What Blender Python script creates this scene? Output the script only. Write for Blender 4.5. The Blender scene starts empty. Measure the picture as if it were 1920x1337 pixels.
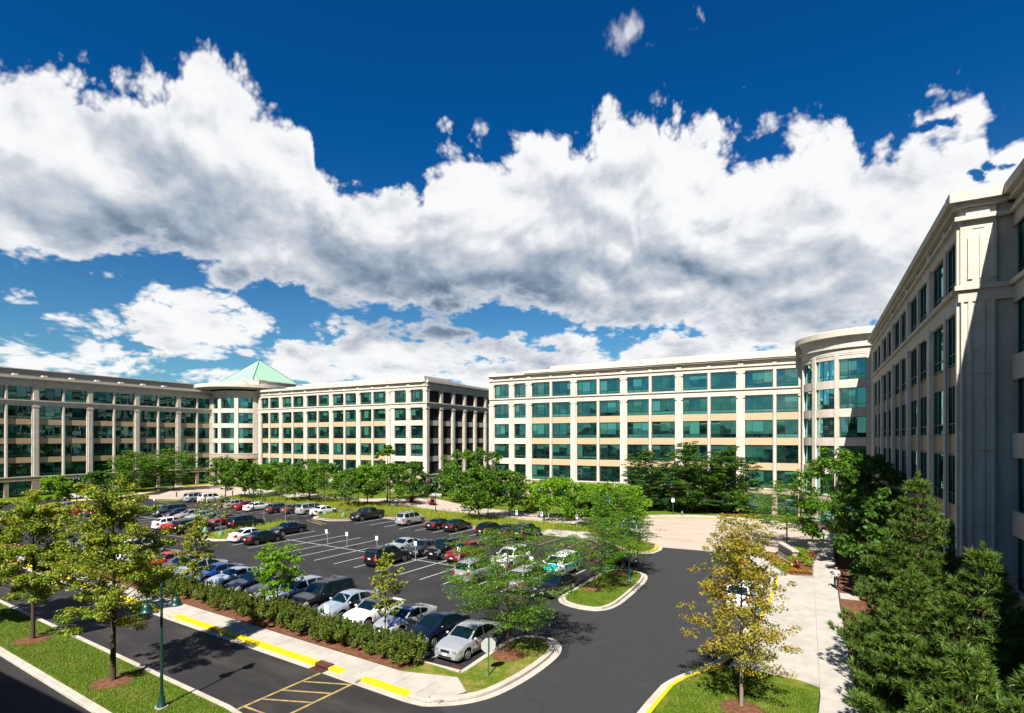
import bpy, math, random
import numpy as np
from mathutils import Vector, Matrix, geometry
R = math.radians
scn = bpy.context.scene
COL = scn.collection
# ------------------------------------------------------------------ camera
FPX, HY, CAMH = 1015.0, 824.0, 12.0
YAW = math.atan(560/1015)
cd = bpy.data.cameras.new('camera'); cam = bpy.data.objects.new('camera', cd); COL.objects.link(cam)
cam.location = (0, 0, CAMH); cam.rotation_euler = (R(90), 0, YAW)
cd.sensor_width = 36; cd.lens = FPX/1920*36; cd.shift_y = (HY-668.5)/1920; cd.clip_start = .1; cd.clip_end = 5000
scn.camera = cam
# ------------------------------------------------------------------ colour management
scn.view_settings.view_transform = 'Standard'; scn.view_settings.look = 'None'
scn.view_settings.exposure = 1.5; scn.view_settings.gamma = 1; scn.view_settings.use_curve_mapping = False
# ------------------------------------------------------------------ sun
SUNV = Vector((.18, -.92, 1.0)).normalized()
sl = bpy.data.lights.new('sun', 'SUN'); sl.energy = 5.0; sl.angle = R(.5); sl.color = (1, .95, .87)
so = bpy.data.objects.new('sun', sl); COL.objects.link(so); so.rotation_euler = (-SUNV).to_track_quat('-Z', 'Y').to_euler(); so.location = (0, -30, 60)
# ------------------------------------------------------------------ world: nishita sky with a bank of fair weather cumulus
W = bpy.data.worlds.new('World'); scn.world = W; W.use_nodes = True
nt = W.node_tree; N = nt.nodes; N.clear()
class G:
    def __init__(s, tree): s.t = tree; s.n = tree.nodes
    def put(s, sock, v):
        if isinstance(v, bpy.types.NodeSocket): s.t.links.new(v, sock)
        elif v is not None: sock.default_value = v
    def math(s, op, a, b=None, c=None, clamp=False):
        n = s.n.new('ShaderNodeMath'); n.operation = op; n.use_clamp = clamp
        s.put(n.inputs[0], a)
        if b is not None: s.put(n.inputs[1], b)
        if c is not None: s.put(n.inputs[2], c)
        return n.outputs[0]
    def sstep(s, v, a, b, lo=0., hi=1.):
        n = s.n.new('ShaderNodeMapRange'); n.interpolation_type = 'SMOOTHSTEP'
        s.put(n.inputs[0], v); n.inputs[1].default_value = a; n.inputs[2].default_value = b; n.inputs[3].default_value = lo; n.inputs[4].default_value = hi
        return n.outputs[0]
    def mix(s, f, a, b, bt='MIX'):
        n = s.n.new('ShaderNodeMix'); n.data_type = 'RGBA'; n.blend_type = bt
        s.put(n.inputs[0], f); s.put(n.inputs[6], a); s.put(n.inputs[7], b); return n.outputs[2]
    def noise(s, vec, scale, detail=2, rough=.5, dist=0., dim='3D', lac=2.):
        n = s.n.new('ShaderNodeTexNoise'); n.noise_dimensions = dim
        if vec is not None: s.put(n.inputs['Vector'], vec)
        n.inputs['Scale'].default_value = scale; n.inputs['Detail'].default_value = detail
        n.inputs['Roughness'].default_value = rough; n.inputs['Distortion'].default_value = dist; n.inputs['Lacunarity'].default_value = lac
        return n.outputs[0]
    def comb(s, x, y, z=0.):
        n = s.n.new('ShaderNodeCombineXYZ'); s.put(n.inputs[0], x); s.put(n.inputs[1], y); s.put(n.inputs[2], z); return n.outputs[0]
    def curve(s, v, pts):
        n = s.n.new('ShaderNodeFloatCurve'); s.put(n.inputs[1], v)
        cv = n.mapping.curves[0]
        n.mapping.use_clip = True
        cv.points[0].location = pts[0]; cv.points[1].location = pts[-1]
        for p in pts[1:-1]: cv.points.new(*p)
        for p in cv.points: p.handle_type = 'AUTO'
        n.mapping.update(); return n.outputs[0]
w = G(nt)
def azel(x, y):        # degrees: azimuth from +Y (clockwise), elevation
    return (math.degrees(math.atan((x-960)/FPX)-YAW), math.degrees(math.atan((HY-y)/math.hypot(FPX, x-960))))
tc = N.new('ShaderNodeTexCoord'); sx = N.new('ShaderNodeSeparateXYZ'); nt.links.new(tc.outputs['Generated'], sx.inputs[0])
AZ = w.math('MULTIPLY', w.math('ARCTAN2', sx.outputs[0], sx.outputs[1]), 57.29578)
EL = w.math('MULTIPLY', w.math('ARCSINE', sx.outputs[2]), 57.29578)
# cloud space shrinks towards the horizon, so that far clouds are smaller and flatter
elw = w.math('MULTIPLY', w.math('LOGARITHM', w.math('ADD', w.math('MAXIMUM', EL, 0.), 9.), math.e), 37.)
P = w.comb(AZ, elw)
dwx = w.math('MULTIPLY', w.math('SUBTRACT', w.noise(P, .055, 3, .55), .5), 8.)
P2 = w.comb(w.math('ADD', AZ, dwx), elw, 7.3)
U = w.math('DIVIDE', w.math('ADD', AZ, 80.), 100., clamp=True)
def pts(lst, ys=50.):
    out = []
    for x, y in lst:
        a, e = azel(x, y); out.append(((a+80)/100, e/ys))
    out = [(0., out[0][1])] + out + [(1., out[-1][1])]
    return out
TOP = pts([(-40,80),(0,85),(60,102),(110,120),(160,128),(235,145),(300,118),(345,92),(395,84),(425,118),(470,150),(510,180),(545,222),(582,240),(592,296),(650,322),(690,312),(722,322),(765,312),(792,300),(806,266),(850,258),(880,256),(930,268),(965,250),(1010,236),(1080,228),(1125,212),(1150,186),(1180,205),(1230,205),(1285,222),(1340,252),(1360,264),(1405,236),(1450,217),(1500,197),(1555,180),(1600,190),(1625,228),(1670,208),(1740,196),(1800,198),(1840,186),(1862,228),(1890,240),(1940,232)])
BOT = pts([(-40,498),(0,502),(110,508),(220,500),(330,522),(400,556),(470,556),(540,562),(600,602),(700,600),(900,620),(1000,606),(1100,640),(1300,640),(1500,650),(1940,660)])
topE = w.math('MULTIPLY_ADD', w.curve(U, TOP), 50., 1.3); botE = w.math('MULTIPLY', w.curve(U, BOT), 50.)
inview = w.math('MULTIPLY', w.sstep(AZ, -100, -76), w.sstep(AZ, 42, 18))
bank = w.math('MINIMUM', w.math('SUBTRACT', topE, EL), w.math('MULTIPLY', w.math('SUBTRACT', EL, botE), 1.6))
bank = w.math('MINIMUM', bank, 8.)
AZW = w.math('ADD', AZ, w.math('MULTIPLY', w.math('SUBTRACT', w.noise(P, .17, 5, .6), .5), 9.))
ELW = w.math('ADD', EL, w.math('MULTIPLY', w.math('SUBTRACT', w.noise(w.comb(AZ, elw, 31.), .17, 5, .6), .5), 5.))
def blob(x, y, rx, ry, k=1.):
    a, e = azel(x, y); a2, _ = azel(x+rx, y); _, e2 = azel(x, y-ry)
    ra, re = abs(a2-a), abs(e2-e)
    dx = w.math('MULTIPLY_ADD', AZW, 1/ra, -a/ra); dy = w.math('MULTIPLY_ADD', ELW, 1/re, -e/re)
    q = w.math('SQRT', w.math('ADD', w.math('MULTIPLY', dx, dx), w.math('MULTIPLY', dy, dy)))
    return w.math('MULTIPLY', w.math('SUBTRACT', 1., q), max(1.0, min(4., re))*k)
low = None
for bl in [(365,620,175,78),(130,630,140,48),(20,604,60,26),(260,665,190,42),(770,668,330,84),(110,705,160,30),(420,700,190,40),(580,690,200,50),(900,690,330,60),(1050,640,150,34),(60,640,130,46),(180,690,300,52),(60,575,60,26),
           (1250,668,420,62),(1500,630,330,90),(228,526,58,28),(302,541,46,24),(135,540,34,16),(1650,520,240,150),(960,700,400,40)]:
    b = blob(*bl); low = b if low is None else w.math('MAXIMUM', low, b)
wisp = None
for bl in [(1180,62,52,42),(1225,85,36,22),(1305,30,20,40),(1285,62,20,12),(768,228,12,22),(775,275,26,22),(738,288,20,14),(905,236,16,28),(1385,172,22,9),(1240,190,20,22),(145,110,22,16)]:
    b = blob(*bl, k=1.5); wisp = b if wisp is None else w.math('MAXIMUM', wisp, b)
# notches of blue inside the bank
notch = None
for bl in [(1745,240,50,12),(1862,312,20,12),(1818,338,14,14),(590,585,26,22)]:
    b = blob(*bl); notch = b if notch is None else w.math('MAXIMUM', notch, b)
vo = N.new('ShaderNodeTexVoronoi'); vo.feature = 'SMOOTH_F1'; vo.voronoi_dimensions = '2D'; w.put(vo.inputs['Vector'], P2)
vo.inputs['Scale'].default_value = .16; vo.inputs['Detail'].default_value = 4.; vo.inputs['Roughness'].default_value = .62; vo.inputs['Smoothness'].default_value = .35
bil = w.math('SUBTRACT', .55, vo.outputs['Distance'])
fb = w.math('SUBTRACT', w.noise(P2, .2, 9, .57), .5)
edge = w.math('ADD', w.math('MULTIPLY', fb, 6.0), w.math('MULTIPLY', bil, 4.2))
core = w.math('MAXIMUM', bank, w.math('MULTIPLY_ADD', low, 1.6, .55))
# elsewhere round the horizon: scattered cumulus of the same kind
gen = w.math('MULTIPLY', w.math('SUBTRACT', w.noise(P, .045, 2, .5), .47), 26.)
gen = w.math('SUBTRACT', gen, w.math('MULTIPLY', w.sstep(EL, 20, 60), 3.))
mixv = N.new('ShaderNodeMix'); mixv.data_type = 'FLOAT'; w.put(mixv.inputs[0], inview); w.put(mixv.inputs[2], gen); w.put(mixv.inputs[3], core)
dens = w.math('ADD', mixv.outputs[0], edge)
densw = w.math('ADD', w.math('MULTIPLY', wisp, 1.15), w.math('MULTIPLY', edge, .5))
a1 = w.math('MULTIPLY', w.sstep(dens, -.25, 1.5), w.sstep(w.math('ADD', w.math('MULTIPLY', notch, 1.6), w.math('MULTIPLY', edge, -.35)), .05, 1.3, 1., 0.)); a2 = w.math('MULTIPLY', w.sstep(densw, -.3, 2.2), .85)
alpha = w.math('MAXIMUM', a1, a2)
# shade: grey bellies low in the bank, soft relief from the same noise looked at a little higher up
P3 = w.comb(w.math('ADD', w.math('ADD', AZ, dwx), .5), w.math('ADD', elw, 1.7), 7.3)
fb2 = w.math('SUBTRACT', w.noise(P3, .17, 5, .5), .5); fb1 = w.math('SUBTRACT', w.noise(P2, .17, 5, .5), .5)
relief = w.math('SUBTRACT', fb1, fb2)
bigr = w.math('SUBTRACT', w.noise(w.comb(AZ, w.math('MULTIPLY', elw, 1.2), 2.), .065, 4, .52, .4), .5)
DCV = pts([(-40,430),(0,432),(150,440),(300,462),(430,505),(560,555),(700,588),(850,604),(1000,602),(1200,588),(1400,600),(1600,600),(1940,600)])
WCV = pts([(-40,22),(0,22),(200,30),(320,48),(500,50),(640,46),(800,50),(1000,44),(1150,30),(1300,26),(1450,34),(1650,26),(1940,20)]) if False else None
dcE = w.math('MULTIPLY', w.curve(U, DCV), 50.)
wgt = w.curve(U, [(0.,.55)]+[((azel(x,0)[0]+80)/100, y) for x, y in ((60,.60),(250,.78),(380,1.0),(560,1.0),(760,.98),(950,.98),(1100,.62),(1250,.50),(1430,.60),(1650,.42),(1850,.32))]+[(1.,.3)])
dd = w.math('SUBTRACT', ELW, dcE)
up_ = w.math('DIVIDE', w.math('MAXIMUM', dd, 0.), 7.2); dn_ = w.math('DIVIDE', w.math('MINIMUM', dd, 0.), 3.4)
rr = w.math('ADD', w.math('MULTIPLY', up_, up_), w.math('MULTIPLY', dn_, dn_))
dark = w.math('MULTIPLY', w.math('EXPONENT', w.math('MULTIPLY', rr, -1.)), wgt)
for bl, wt in (((1330,430,280,46),.34),((600,400,90,60),.30),((60,340,170,60),.30),((1080,400,220,70),.20),((900,450,200,50),.2),((1150,600,150,22),.5),((300,650,130,22),.25),((760,690,240,20),.22),((1500,640,240,20),.4)):
    b = w.math('MAXIMUM', blob(*bl), 0.); x_, y_, rx_, ry_ = bl; re_ = abs(azel(x_, y_-ry_)[1]-azel(x_, y_)[1]); b = w.math('MULTIPLY', b, wt/max(1.0, min(4., re_)))
    dark = w.math('MAXIMUM', dark, b)
gdark = w.math('MULTIPLY', w.sstep(w.noise(P, .05, 3, .55), .5, .72), .7)
mixd = N.new('ShaderNodeMix'); mixd.data_type = 'FLOAT'; w.put(mixd.inputs[0], inview); w.put(mixd.inputs[2], gdark); w.put(mixd.inputs[3], dark)
sh = w.math('ADD', w.math('MULTIPLY', mixd.outputs[0], w.math('MULTIPLY_ADD', bigr, .9, .86)), w.math('MULTIPLY_ADD', bigr, .75, .015))
sh = w.math('SUBTRACT', sh, w.math('MULTIPLY', relief, 1.5))
sh = w.math('MULTIPLY', sh, w.sstep(dens, .2, 4.0, .4, 1.))
cr = N.new('ShaderNodeValToRGB'); w.put(cr.inputs[0], sh)
el_ = cr.color_ramp.elements
el_[0].position = 0.; el_[0].color = (.97, .975, .985, 1); el_[1].position = 1.; el_[1].color = (.13, .18, .26, 1)
for p_, c_ in [(.12, (.90, .91, .935, 1)), (.32, (.64, .675, .735, 1)), (.6, (.36, .435, .54, 1)), (.82, (.19, .26, .36, 1))]:
    e_ = el_.new(p_); e_.color = c_
sky = N.new('ShaderNodeTexSky'); sky.sky_type = 'NISHITA'; sky.sun_disc = False
sky.sun_elevation = math.asin(SUNV.z); sky.sun_rotation = math.atan2(SUNV.x, SUNV.y)
sky.altitude = 200; sky.air_density = 1.; sky.dust_density = .4; sky.ozone_density = 3.
bgs = N.new('ShaderNodeBackground'); bgs.inputs[1].default_value = .05
tint = w.mix(w.sstep(EL, 1, 30), (.34, .60, .66, 1), (.012, .36, .70, 1))     # polarised, deep blue sky of the photograph
w.put(bgs.inputs[0], w.mix(1., sky.outputs[0], tint, 'MULTIPLY'))
bgc = N.new('ShaderNodeBackground'); w.put(bgc.inputs[0], cr.outputs[0]); bgc.inputs[1].default_value = .35
ms = N.new('ShaderNodeMixShader'); w.put(ms.inputs[0], alpha); nt.links.new(bgs.outputs[0], ms.inputs[1]); nt.links.new(bgc.outputs[0], ms.inputs[2])
ow = N.new('ShaderNodeOutputWorld'); nt.links.new(ms.outputs[0], ow.inputs[0])
W.cycles.sampling_method = 'MANUAL'; W.cycles.sample_map_resolution = 512
# ------------------------------------------------------------------ helpers
rng = random.Random(7); nr = np.random.default_rng(11)
LA = R(3.3)
def L(p, q, z=0.):      # parking-lot grid (metres along the stall rows / along the stalls) -> world
    return Vector((-20+p*math.cos(LA)+q*math.sin(LA), 40-p*math.sin(LA)+q*math.cos(LA), z))
def at(x, y, z=0.):     # the place on level ground seen at photo pixel (x, y)
    d = (CAMH-z)*FPX/(y-HY); l = (x-960)/FPX*d
    return Vector((-d*math.sin(YAW)+l*math.cos(YAW), d*math.cos(YAW)+l*math.sin(YAW), z))
def depth(v): return -v.x*math.sin(YAW)+v.y*math.cos(YAW)
def link(o, parent=None):
    COL.objects.link(o)
    if parent is not None: o.parent = parent
    return o
def thing(name, label, cat, loc=(0,0,0), rz=0., group=None):
    o = bpy.data.objects.new(name, None); o.empty_display_size = .3; COL.objects.link(o)
    o.location = loc; o.rotation_euler = (0, 0, rz); o['label'] = label; o['category'] = cat
    if group: o['group'] = group
    return o
def tag(o, label=None, cat=None, group=None, kind=None):
    for k, v in (('label', label), ('category', cat), ('group', group), ('kind', kind)):
        if v: o[k] = v
    return o
class MB:
    def __init__(s): s.v = []; s.f = []; s.m = []
    def add(s, vs, fs, mi=0):
        b = len(s.v); s.v += [tuple(v) for v in vs]; s.f += [tuple(i+b for i in f) for f in fs]; s.m += [mi]*len(fs); return s
    def box(s, x0, x1, y0, y1, z0, z1, mi=0):
        return s.add([(x0,y0,z0),(x1,y0,z0),(x1,y1,z0),(x0,y1,z0),(x0,y0,z1),(x1,y0,z1),(x1,y1,z1),(x0,y1,z1)],
                     [(3,2,1,0),(4,5,6,7),(0,1,5,4),(1,2,6,5),(2,3,7,6),(3,0,4,7)], mi)
    def prism(s, poly, z0, z1, mi=0, cap=True):     # poly counter-clockwise [(x,y)]
        n = len(poly); vs = [(x,y,z0) for x,y in poly]+[(x,y,z1) for x,y in poly]
        fs = [(i,(i+1)%n,n+(i+1)%n,n+i) for i in range(n)]
        if cap: fs += [tuple(range(n-1,-1,-1)), tuple(range(n,2*n))]
        return s.add(vs, fs, mi)
    def tube(s, pts, rad, n=6, mi=0, caps=True):
        pts = [Vector(p) for p in pts]; rad = rad if isinstance(rad, (list, tuple)) else [rad]*len(pts)
        vs = []; fs = []
        for i, p in enumerate(pts):
            t = (pts[min(i+1, len(pts)-1)]-pts[max(i-1, 0)]).normalized()
            a = t.cross(Vector((0,0,1)) if abs(t.z) < .9 else Vector((1,0,0))).normalized(); b = t.cross(a)
            vs += [p+(a*math.cos(k*2*math.pi/n)+b*math.sin(k*2*math.pi/n))*rad[i] for k in range(n)]
        for i in range(len(pts)-1):
            for k in range(n): fs.append((i*n+k, (i+1)*n+k, (i+1)*n+(k+1)%n, i*n+(k+1)%n))
        if caps: fs += [tuple(range(n)), tuple(range(len(pts)*n-1, (len(pts)-1)*n-1, -1))]
        return s.add(vs, fs, mi)
    def lathe(s, prof, n=12, axis='Z', c=(0,0,0), mi=0):     # prof [(r,h)]
        vs = []; fs = []
        for r, h in prof:
            for k in range(n):
                a = k*2*math.pi/n; u, v = r*math.cos(a), r*math.sin(a)
                vs.append({'Z': (c[0]+u, c[1]+v, c[2]+h), 'Y': (c[0]+u, c[1]+h, c[2]-v), 'X': (c[0]+h, c[1]+u, c[2]+v)}[axis])
        for i in range(len(prof)-1):
            for k in range(n): fs.append((i*n+k, i*n+(k+1)%n, (i+1)*n+(k+1)%n, (i+1)*n+k))
        fs += [tuple(range(n-1, -1, -1)), tuple(range((len(prof)-1)*n, len(prof)*n))]
        return s.add(vs, fs, mi)
    def mesh(s, name, mats, smooth=None):
        me = bpy.data.meshes.new(name); me.from_pydata(s.v, [], s.f)
        for m in (mats if isinstance(mats, (list, tuple)) else [mats]): me.materials.append(m)
        if any(s.m): me.polygons.foreach_set('material_index', s.m)
        if smooth is not None:
            me.polygons.foreach_set('use_smooth', [True]*len(me.polygons))
            me.set_sharp_from_angle(angle=R(smooth))
        me.update(); return me
    def obj(s, name, mats, parent=None, loc=None, rz=0., smooth=None):
        o = bpy.data.objects.new(name, s.mesh(name, mats, smooth))
        if loc is not None: o.location = loc
        if rz: o.rotation_euler = (0, 0, rz)
        return link(o, parent)
def inst(name, me, parent=None, loc=None, rz=0.):
    o = bpy.data.objects.new(name, me)
    if loc is not None: o.location = loc
    if rz: o.rotation_euler = (0, 0, rz)
    return link(o, parent)
def npmesh(name, verts, k, mat):        # verts (n*k,3): n separate faces of k corners
    verts = np.asarray(verts, dtype=np.float32).reshape(-1, 3); n = len(verts)//k
    me = bpy.data.meshes.new(name); me.vertices.add(len(verts)); me.vertices.foreach_set('co', verts.ravel())
    me.loops.add(n*k); me.loops.foreach_set('vertex_index', np.arange(n*k, dtype=np.int32))
    me.polygons.add(n); me.polygons.foreach_set('loop_start', np.arange(0, n*k, k, dtype=np.int32))
    me.materials.append(mat); me.update(calc_edges=True); return me
# ------------------------------------------------------------------ materials
def newmat(name):
    m = bpy.data.materials.new(name); m.use_nodes = True; g = G(m.node_tree); b = m.node_tree.nodes['Principled BSDF']; return m, g, b
KA = .57
def pm(name, c, rough=.8, spec=.3, var=0., scale=3., detail=4, c2=None, bump=0., bscale=40., metal=0., coat=0., lo=.4, hi=.65, stretch=None):
    m, g, b = newmat(name); b.inputs['Roughness'].default_value = rough; b.inputs['Specular IOR Level'].default_value = spec
    b.inputs['Metallic'].default_value = metal; b.inputs['Coat Weight'].default_value = coat; b.inputs['Coat Roughness'].default_value = .05
    c = tuple(v*KA for v in c)+(1,); c2 = tuple(v*KA for v in c2) if c2 is not None else None; col = None
    gm = g.n.new('ShaderNodeNewGeometry'); pos = gm.outputs['Position']
    if stretch:
        mp = g.n.new('ShaderNodeMapping'); g.put(mp.inputs[0], pos); mp.inputs[3].default_value = stretch; mp.inputs[2].default_value = (0, 0, LA); pos = mp.outputs[0]
    if c2 is not None:
        col = g.mix(g.sstep(g.noise(pos, scale, detail, .6), lo, hi), c, tuple(c2)+(1,))
    if var:
        n2 = g.math('MULTIPLY_ADD', g.math('SUBTRACT', g.noise(pos, scale*3.1, 5, .65), .5), var*2, 1.)
        cc = g.n.new('ShaderNodeCombineColor'); [g.put(cc.inputs[i], n2) for i in range(3)]
        col = g.mix(1., col if col is not None else c, cc.outputs[0], 'MULTIPLY')
    if col is not None: g.put(b.inputs['Base Color'], col)
    else: b.inputs['Base Color'].default_value = c
    if name == 'precast_concrete':      # faint vertical weather streaks
        mp = g.n.new('ShaderNodeMapping'); g.put(mp.inputs[0], gm.outputs['Position']); mp.inputs[3].default_value = (1.6, 1.6, .12)
        st = g.sstep(g.noise(mp.outputs[0], 1.3, 4, .65), .45, .75, 1., .86); cc = g.n.new('ShaderNodeCombineColor'); [g.put(cc.inputs[i], st) for i in range(3)]
        col = g.mix(1., col, cc.outputs[0], 'MULTIPLY'); g.put(b.inputs['Base Color'], col)
    if bump:
        bn = g.n.new('ShaderNodeBump'); bn.inputs['Strength'].default_value = bump; bn.inputs['Distance'].default_value = .02
        g.put(bn.inputs['Height'], g.noise(pos, bscale, 4, .6)); g.put(b.inputs['Normal'], bn.outputs[0])
    return m
PRECAST = pm('precast_concrete', (.73,.65,.55), .85, .2, .05, .6, c2=(.65,.575,.475), bump=.15, bscale=20)
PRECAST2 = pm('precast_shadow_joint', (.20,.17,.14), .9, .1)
TAN = pm('tan_spandrel_stone', (.60,.42,.26), .85, .2, .06, 1.2, bump=.1)
STONE = pm('split_face_stone', (.50,.39,.29), .9, .2, .16, 1.6, c2=(.42,.32,.23), bump=.5, bscale=8)
ROOF = pm('roof_membrane', (.35,.34,.33), .9, .1, .1, .4)
SCREEN = pm('roof_screen_metal', (.27,.25,.235), .6, .4, .04, .8)
COPPER = pm('green_standing_seam_roof', (.34,.56,.42), .55, .3, .04, .7)
CORE = pm('dark_core', (.03,.03,.03), .9, .1)
FRAME = pm('dark_window_frame', (.018,.03,.028), .4, .4)
def glassmat(name, f0, k):
    m, g, b = newmat(name); g.n.remove(b); out = g.n['Material Output']
    oi = g.n.new('ShaderNodeObjectInfo'); rnd = oi.outputs['Random']
    dif = g.n.new('ShaderNodeBsdfDiffuse')
    gm = g.n.new('ShaderNodeNewGeometry'); wn = g.n.new('ShaderNodeTexWhiteNoise'); wn.noise_dimensions = '1D'; g.put(wn.inputs['W'], g.math('MULTIPLY', rnd, 97.)); wv = g.n.new('ShaderNodeSeparateXYZ'); g.put(wv.inputs[0], wn.outputs['Color'])
    tc_ = g.n.new('ShaderNodeTexCoord'); gz = g.n.new('ShaderNodeSeparateXYZ'); g.put(gz.inputs[0], tc_.outputs['Generated'])
    drop = g.math('SUBTRACT', 1., g.math('MULTIPLY', wv.outputs[0], 1.1)); blind = g.math('MULTIPLY', g.math('GREATER_THAN', gz.outputs[2], drop), g.math('GREATER_THAN', wv.outputs[1], .45))
    inner = g.noise(gm.outputs['Position'], .6, 4, .65)
    base = g.mix(g.sstep(inner, .42, .66), (.001,.006,.006,1), (.008,.034,.026,1))
    bl_ = g.mix(wv.outputs[2], (.010,.055,.042,1), (.030,.115,.085,1))
    g.put(dif.inputs[0], g.mix(blind, base, bl_))
    gl = g.n.new('ShaderNodeBsdfGlossy'); gl.inputs['Roughness'].default_value = .012; gl.inputs['Color'].default_value = (.30,.66,.64,1)
    bn = g.n.new('ShaderNodeBump'); bn.inputs['Strength'].default_value = .03; bn.inputs['Distance'].default_value = .3
    mp = g.n.new('ShaderNodeMapping'); g.put(mp.inputs[0], gm.outputs['Position']); mp.inputs[3].default_value = (1, 1, .55)
    g.put(bn.inputs['Height'], g.noise(mp.outputs[0], .55, 1, .4)); vm = g.n.new('ShaderNodeVectorMath'); vm.operation = 'MULTIPLY_ADD'; g.put(vm.inputs[0], wn.outputs['Color']); vm.inputs[1].default_value = (.035,.035,.05); g.put(vm.inputs[2], bn.outputs[0]); vs_ = g.n.new('ShaderNodeVectorMath'); vs_.operation = 'SUBTRACT'; g.put(vs_.inputs[0], vm.outputs[0]); vs_.inputs[1].default_value = (.0175,.0175,.025); vz = g.n.new('ShaderNodeVectorMath'); vz.operation = 'NORMALIZE'; g.put(vz.inputs[0], vs_.outputs[0]); g.put(gl.inputs['Normal'], vz.outputs[0])
    fr = g.n.new('ShaderNodeFresnel'); fr.inputs[0].default_value = 1.9
    f = g.math('ADD', g.math('MULTIPLY_ADD', fr.outputs[0], k, f0), g.math('MULTIPLY', rnd, .10), clamp=True)
    mx = g.n.new('ShaderNodeMixShader'); g.put(mx.inputs[0], f); g.put(mx.inputs[1], dif.outputs[0]); g.put(mx.inputs[2], gl.outputs[0])
    g.put(out.inputs[0], mx.outputs[0]); return m
GLASS = glassmat('green_tinted_glazing', .17, .85); GLASS_DIM = glassmat('green_glazing_dimmed_reflection', .05, .25)  # second is a copy of the same glazing, reflections dimmed for the left wings
ASPHALT = pm('parking_asphalt', (.022,.021,.023), .8, .3, .2, .35, c2=(.032,.030,.031), bump=.25, bscale=60, lo=.42, hi=.62)
NEWASPH = pm('fresh_asphalt', (.040,.040,.042), .85, .25, .07, .5, bump=.2, bscale=80)
def cracked(m, sc, amt, stain):
    g = G(m.node_tree); b = m.node_tree.nodes['Principled BSDF']; old = b.inputs['Base Color'].links[0].from_socket
    gm = g.n.new('ShaderNodeNewGeometry'); wp = g.n.new('ShaderNodeVectorMath'); wp.operation = 'MULTIPLY_ADD'
    nz = g.n.new('ShaderNodeTexNoise'); g.put(nz.inputs['Vector'], gm.outputs['Position']); nz.inputs['Scale'].default_value = .9; nz.inputs['Detail'].default_value = 4
    g.put(wp.inputs[0], nz.outputs['Color']); wp.inputs[1].default_value = (1.6,1.6,0); g.put(wp.inputs[2], gm.outputs['Position'])
    v = g.n.new('ShaderNodeTexVoronoi'); v.feature = 'DISTANCE_TO_EDGE'; v.voronoi_dimensions = '2D'; g.put(v.inputs['Vector'], wp.outputs[0]); v.inputs['Scale'].default_value = sc
    cr_ = g.sstep(v.outputs[0], .0, .006, 1., 0.); mask = g.sstep(g.noise(gm.outputs['Position'], .12, 2, .5), .48, .6)
    col = g.mix(g.math('MULTIPLY', g.math('MULTIPLY', cr_, mask), amt), old, (.006,.006,.006,1))
    st = g.sstep(g.noise(gm.outputs['Position'], .55, 5, .7), .56, .74); col = g.mix(g.math('MULTIPLY', st, stain), col, (.008,.008,.008,1))
    dust = g.sstep(g.noise(gm.outputs['Position'], .22, 6, .72, 1.5), .55, .8); col = g.mix(g.math('MULTIPLY', dust, .35), col, (.065,.060,.055,1))
    g.put(b.inputs['Base Color'], col); return m
cracked(ASPHALT, .16, .8, .45)
OLDASPH = pm('road_asphalt', (.022,.020,.020), .75, .35, .25, .5, c2=(.055,.046,.040), bump=.25, bscale=60, stretch=(.30, 1.3, 1), lo=.42, hi=.72)
cracked(OLDASPH, .12, .8, .3); cracked(NEWASPH, .05, .25, .12)
CONC = pm('sidewalk_concrete', (.53,.49,.435), .85, .2, .12, .8, c2=(.46,.42,.37), bump=.1, bscale=50)
CURB = pm('curb_concrete', (.58,.53,.46), .85, .2, .12, 1.2, c2=(.48,.43,.36), bump=.2, bscale=30)
PINK = pm('stamped_pink_concrete', (.55,.45,.375), .85, .2, .08, .5, c2=(.47,.38,.31), bump=.1, bscale=30, stretch=(.4, 1.4, 1))
YELLOW = pm('yellow_paint', (.86,.66,.0), .7, .3, .05, 2., c2=(.80,.58,.01))
WORNY = pm('worn_yellow_paint', (.46,.34,.12), .8, .2, .3, 3., c2=(.30,.22,.09))
WHITEP = pm('white_line_paint', (.62,.62,.60), .8, .2, .2, 3.)
LAWN = pm('lawn', (.085,.15,.006), .95, .1, .4, .7, detail=6, c2=(.20,.20,.03), bump=.5, bscale=60, lo=.42, hi=.72)
DRYLAWN = pm('dry_lawn', (.12,.18,.01), .95, .1, .3, 1.3, c2=(.26,.23,.06), bump=.5, bscale=60, lo=.40, hi=.6)
MULCH = pm('bark_mulch', (.15,.062,.032), .95, .1, .55, 4., c2=(.23,.11,.06), bump=1., bscale=25)
FIELD = pm('field', (.06,.10,.02), .95, .1, .3, .02)
RUST = pm('rusty_cast_iron', (.16,.045,.02), .8, .3, .4, 8., c2=(.08,.03,.018))
DGREEN = pm('dark_green_enamel', (.008,.05,.042), .35, .5)
BLACKM = pm('black_metal', (.012,.012,.012), .45, .4)
BROWNP = pm('brown_post_paint', (.06,.025,.018), .6, .3)
SIGNG = pm('sign_back_aluminium', (.50,.50,.48), .6, .4, .05, 3)
SIGNW = pm('sign_white', (1.0,1.0,.98), .5, .4)
SIGNR = pm('sign_red', (.45,.02,.015), .5, .4)
SIGNB = pm('sign_blue', (.02,.07,.40), .5, .4)
SIGNK = pm('sign_black', (.03,.03,.03), .5, .4)
GALV = pm('galvanised_post', (.42,.43,.43), .5, .5, metal=.3)
POSTG = pm('green_post_paint', (.03,.14,.07), .5, .4)
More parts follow.
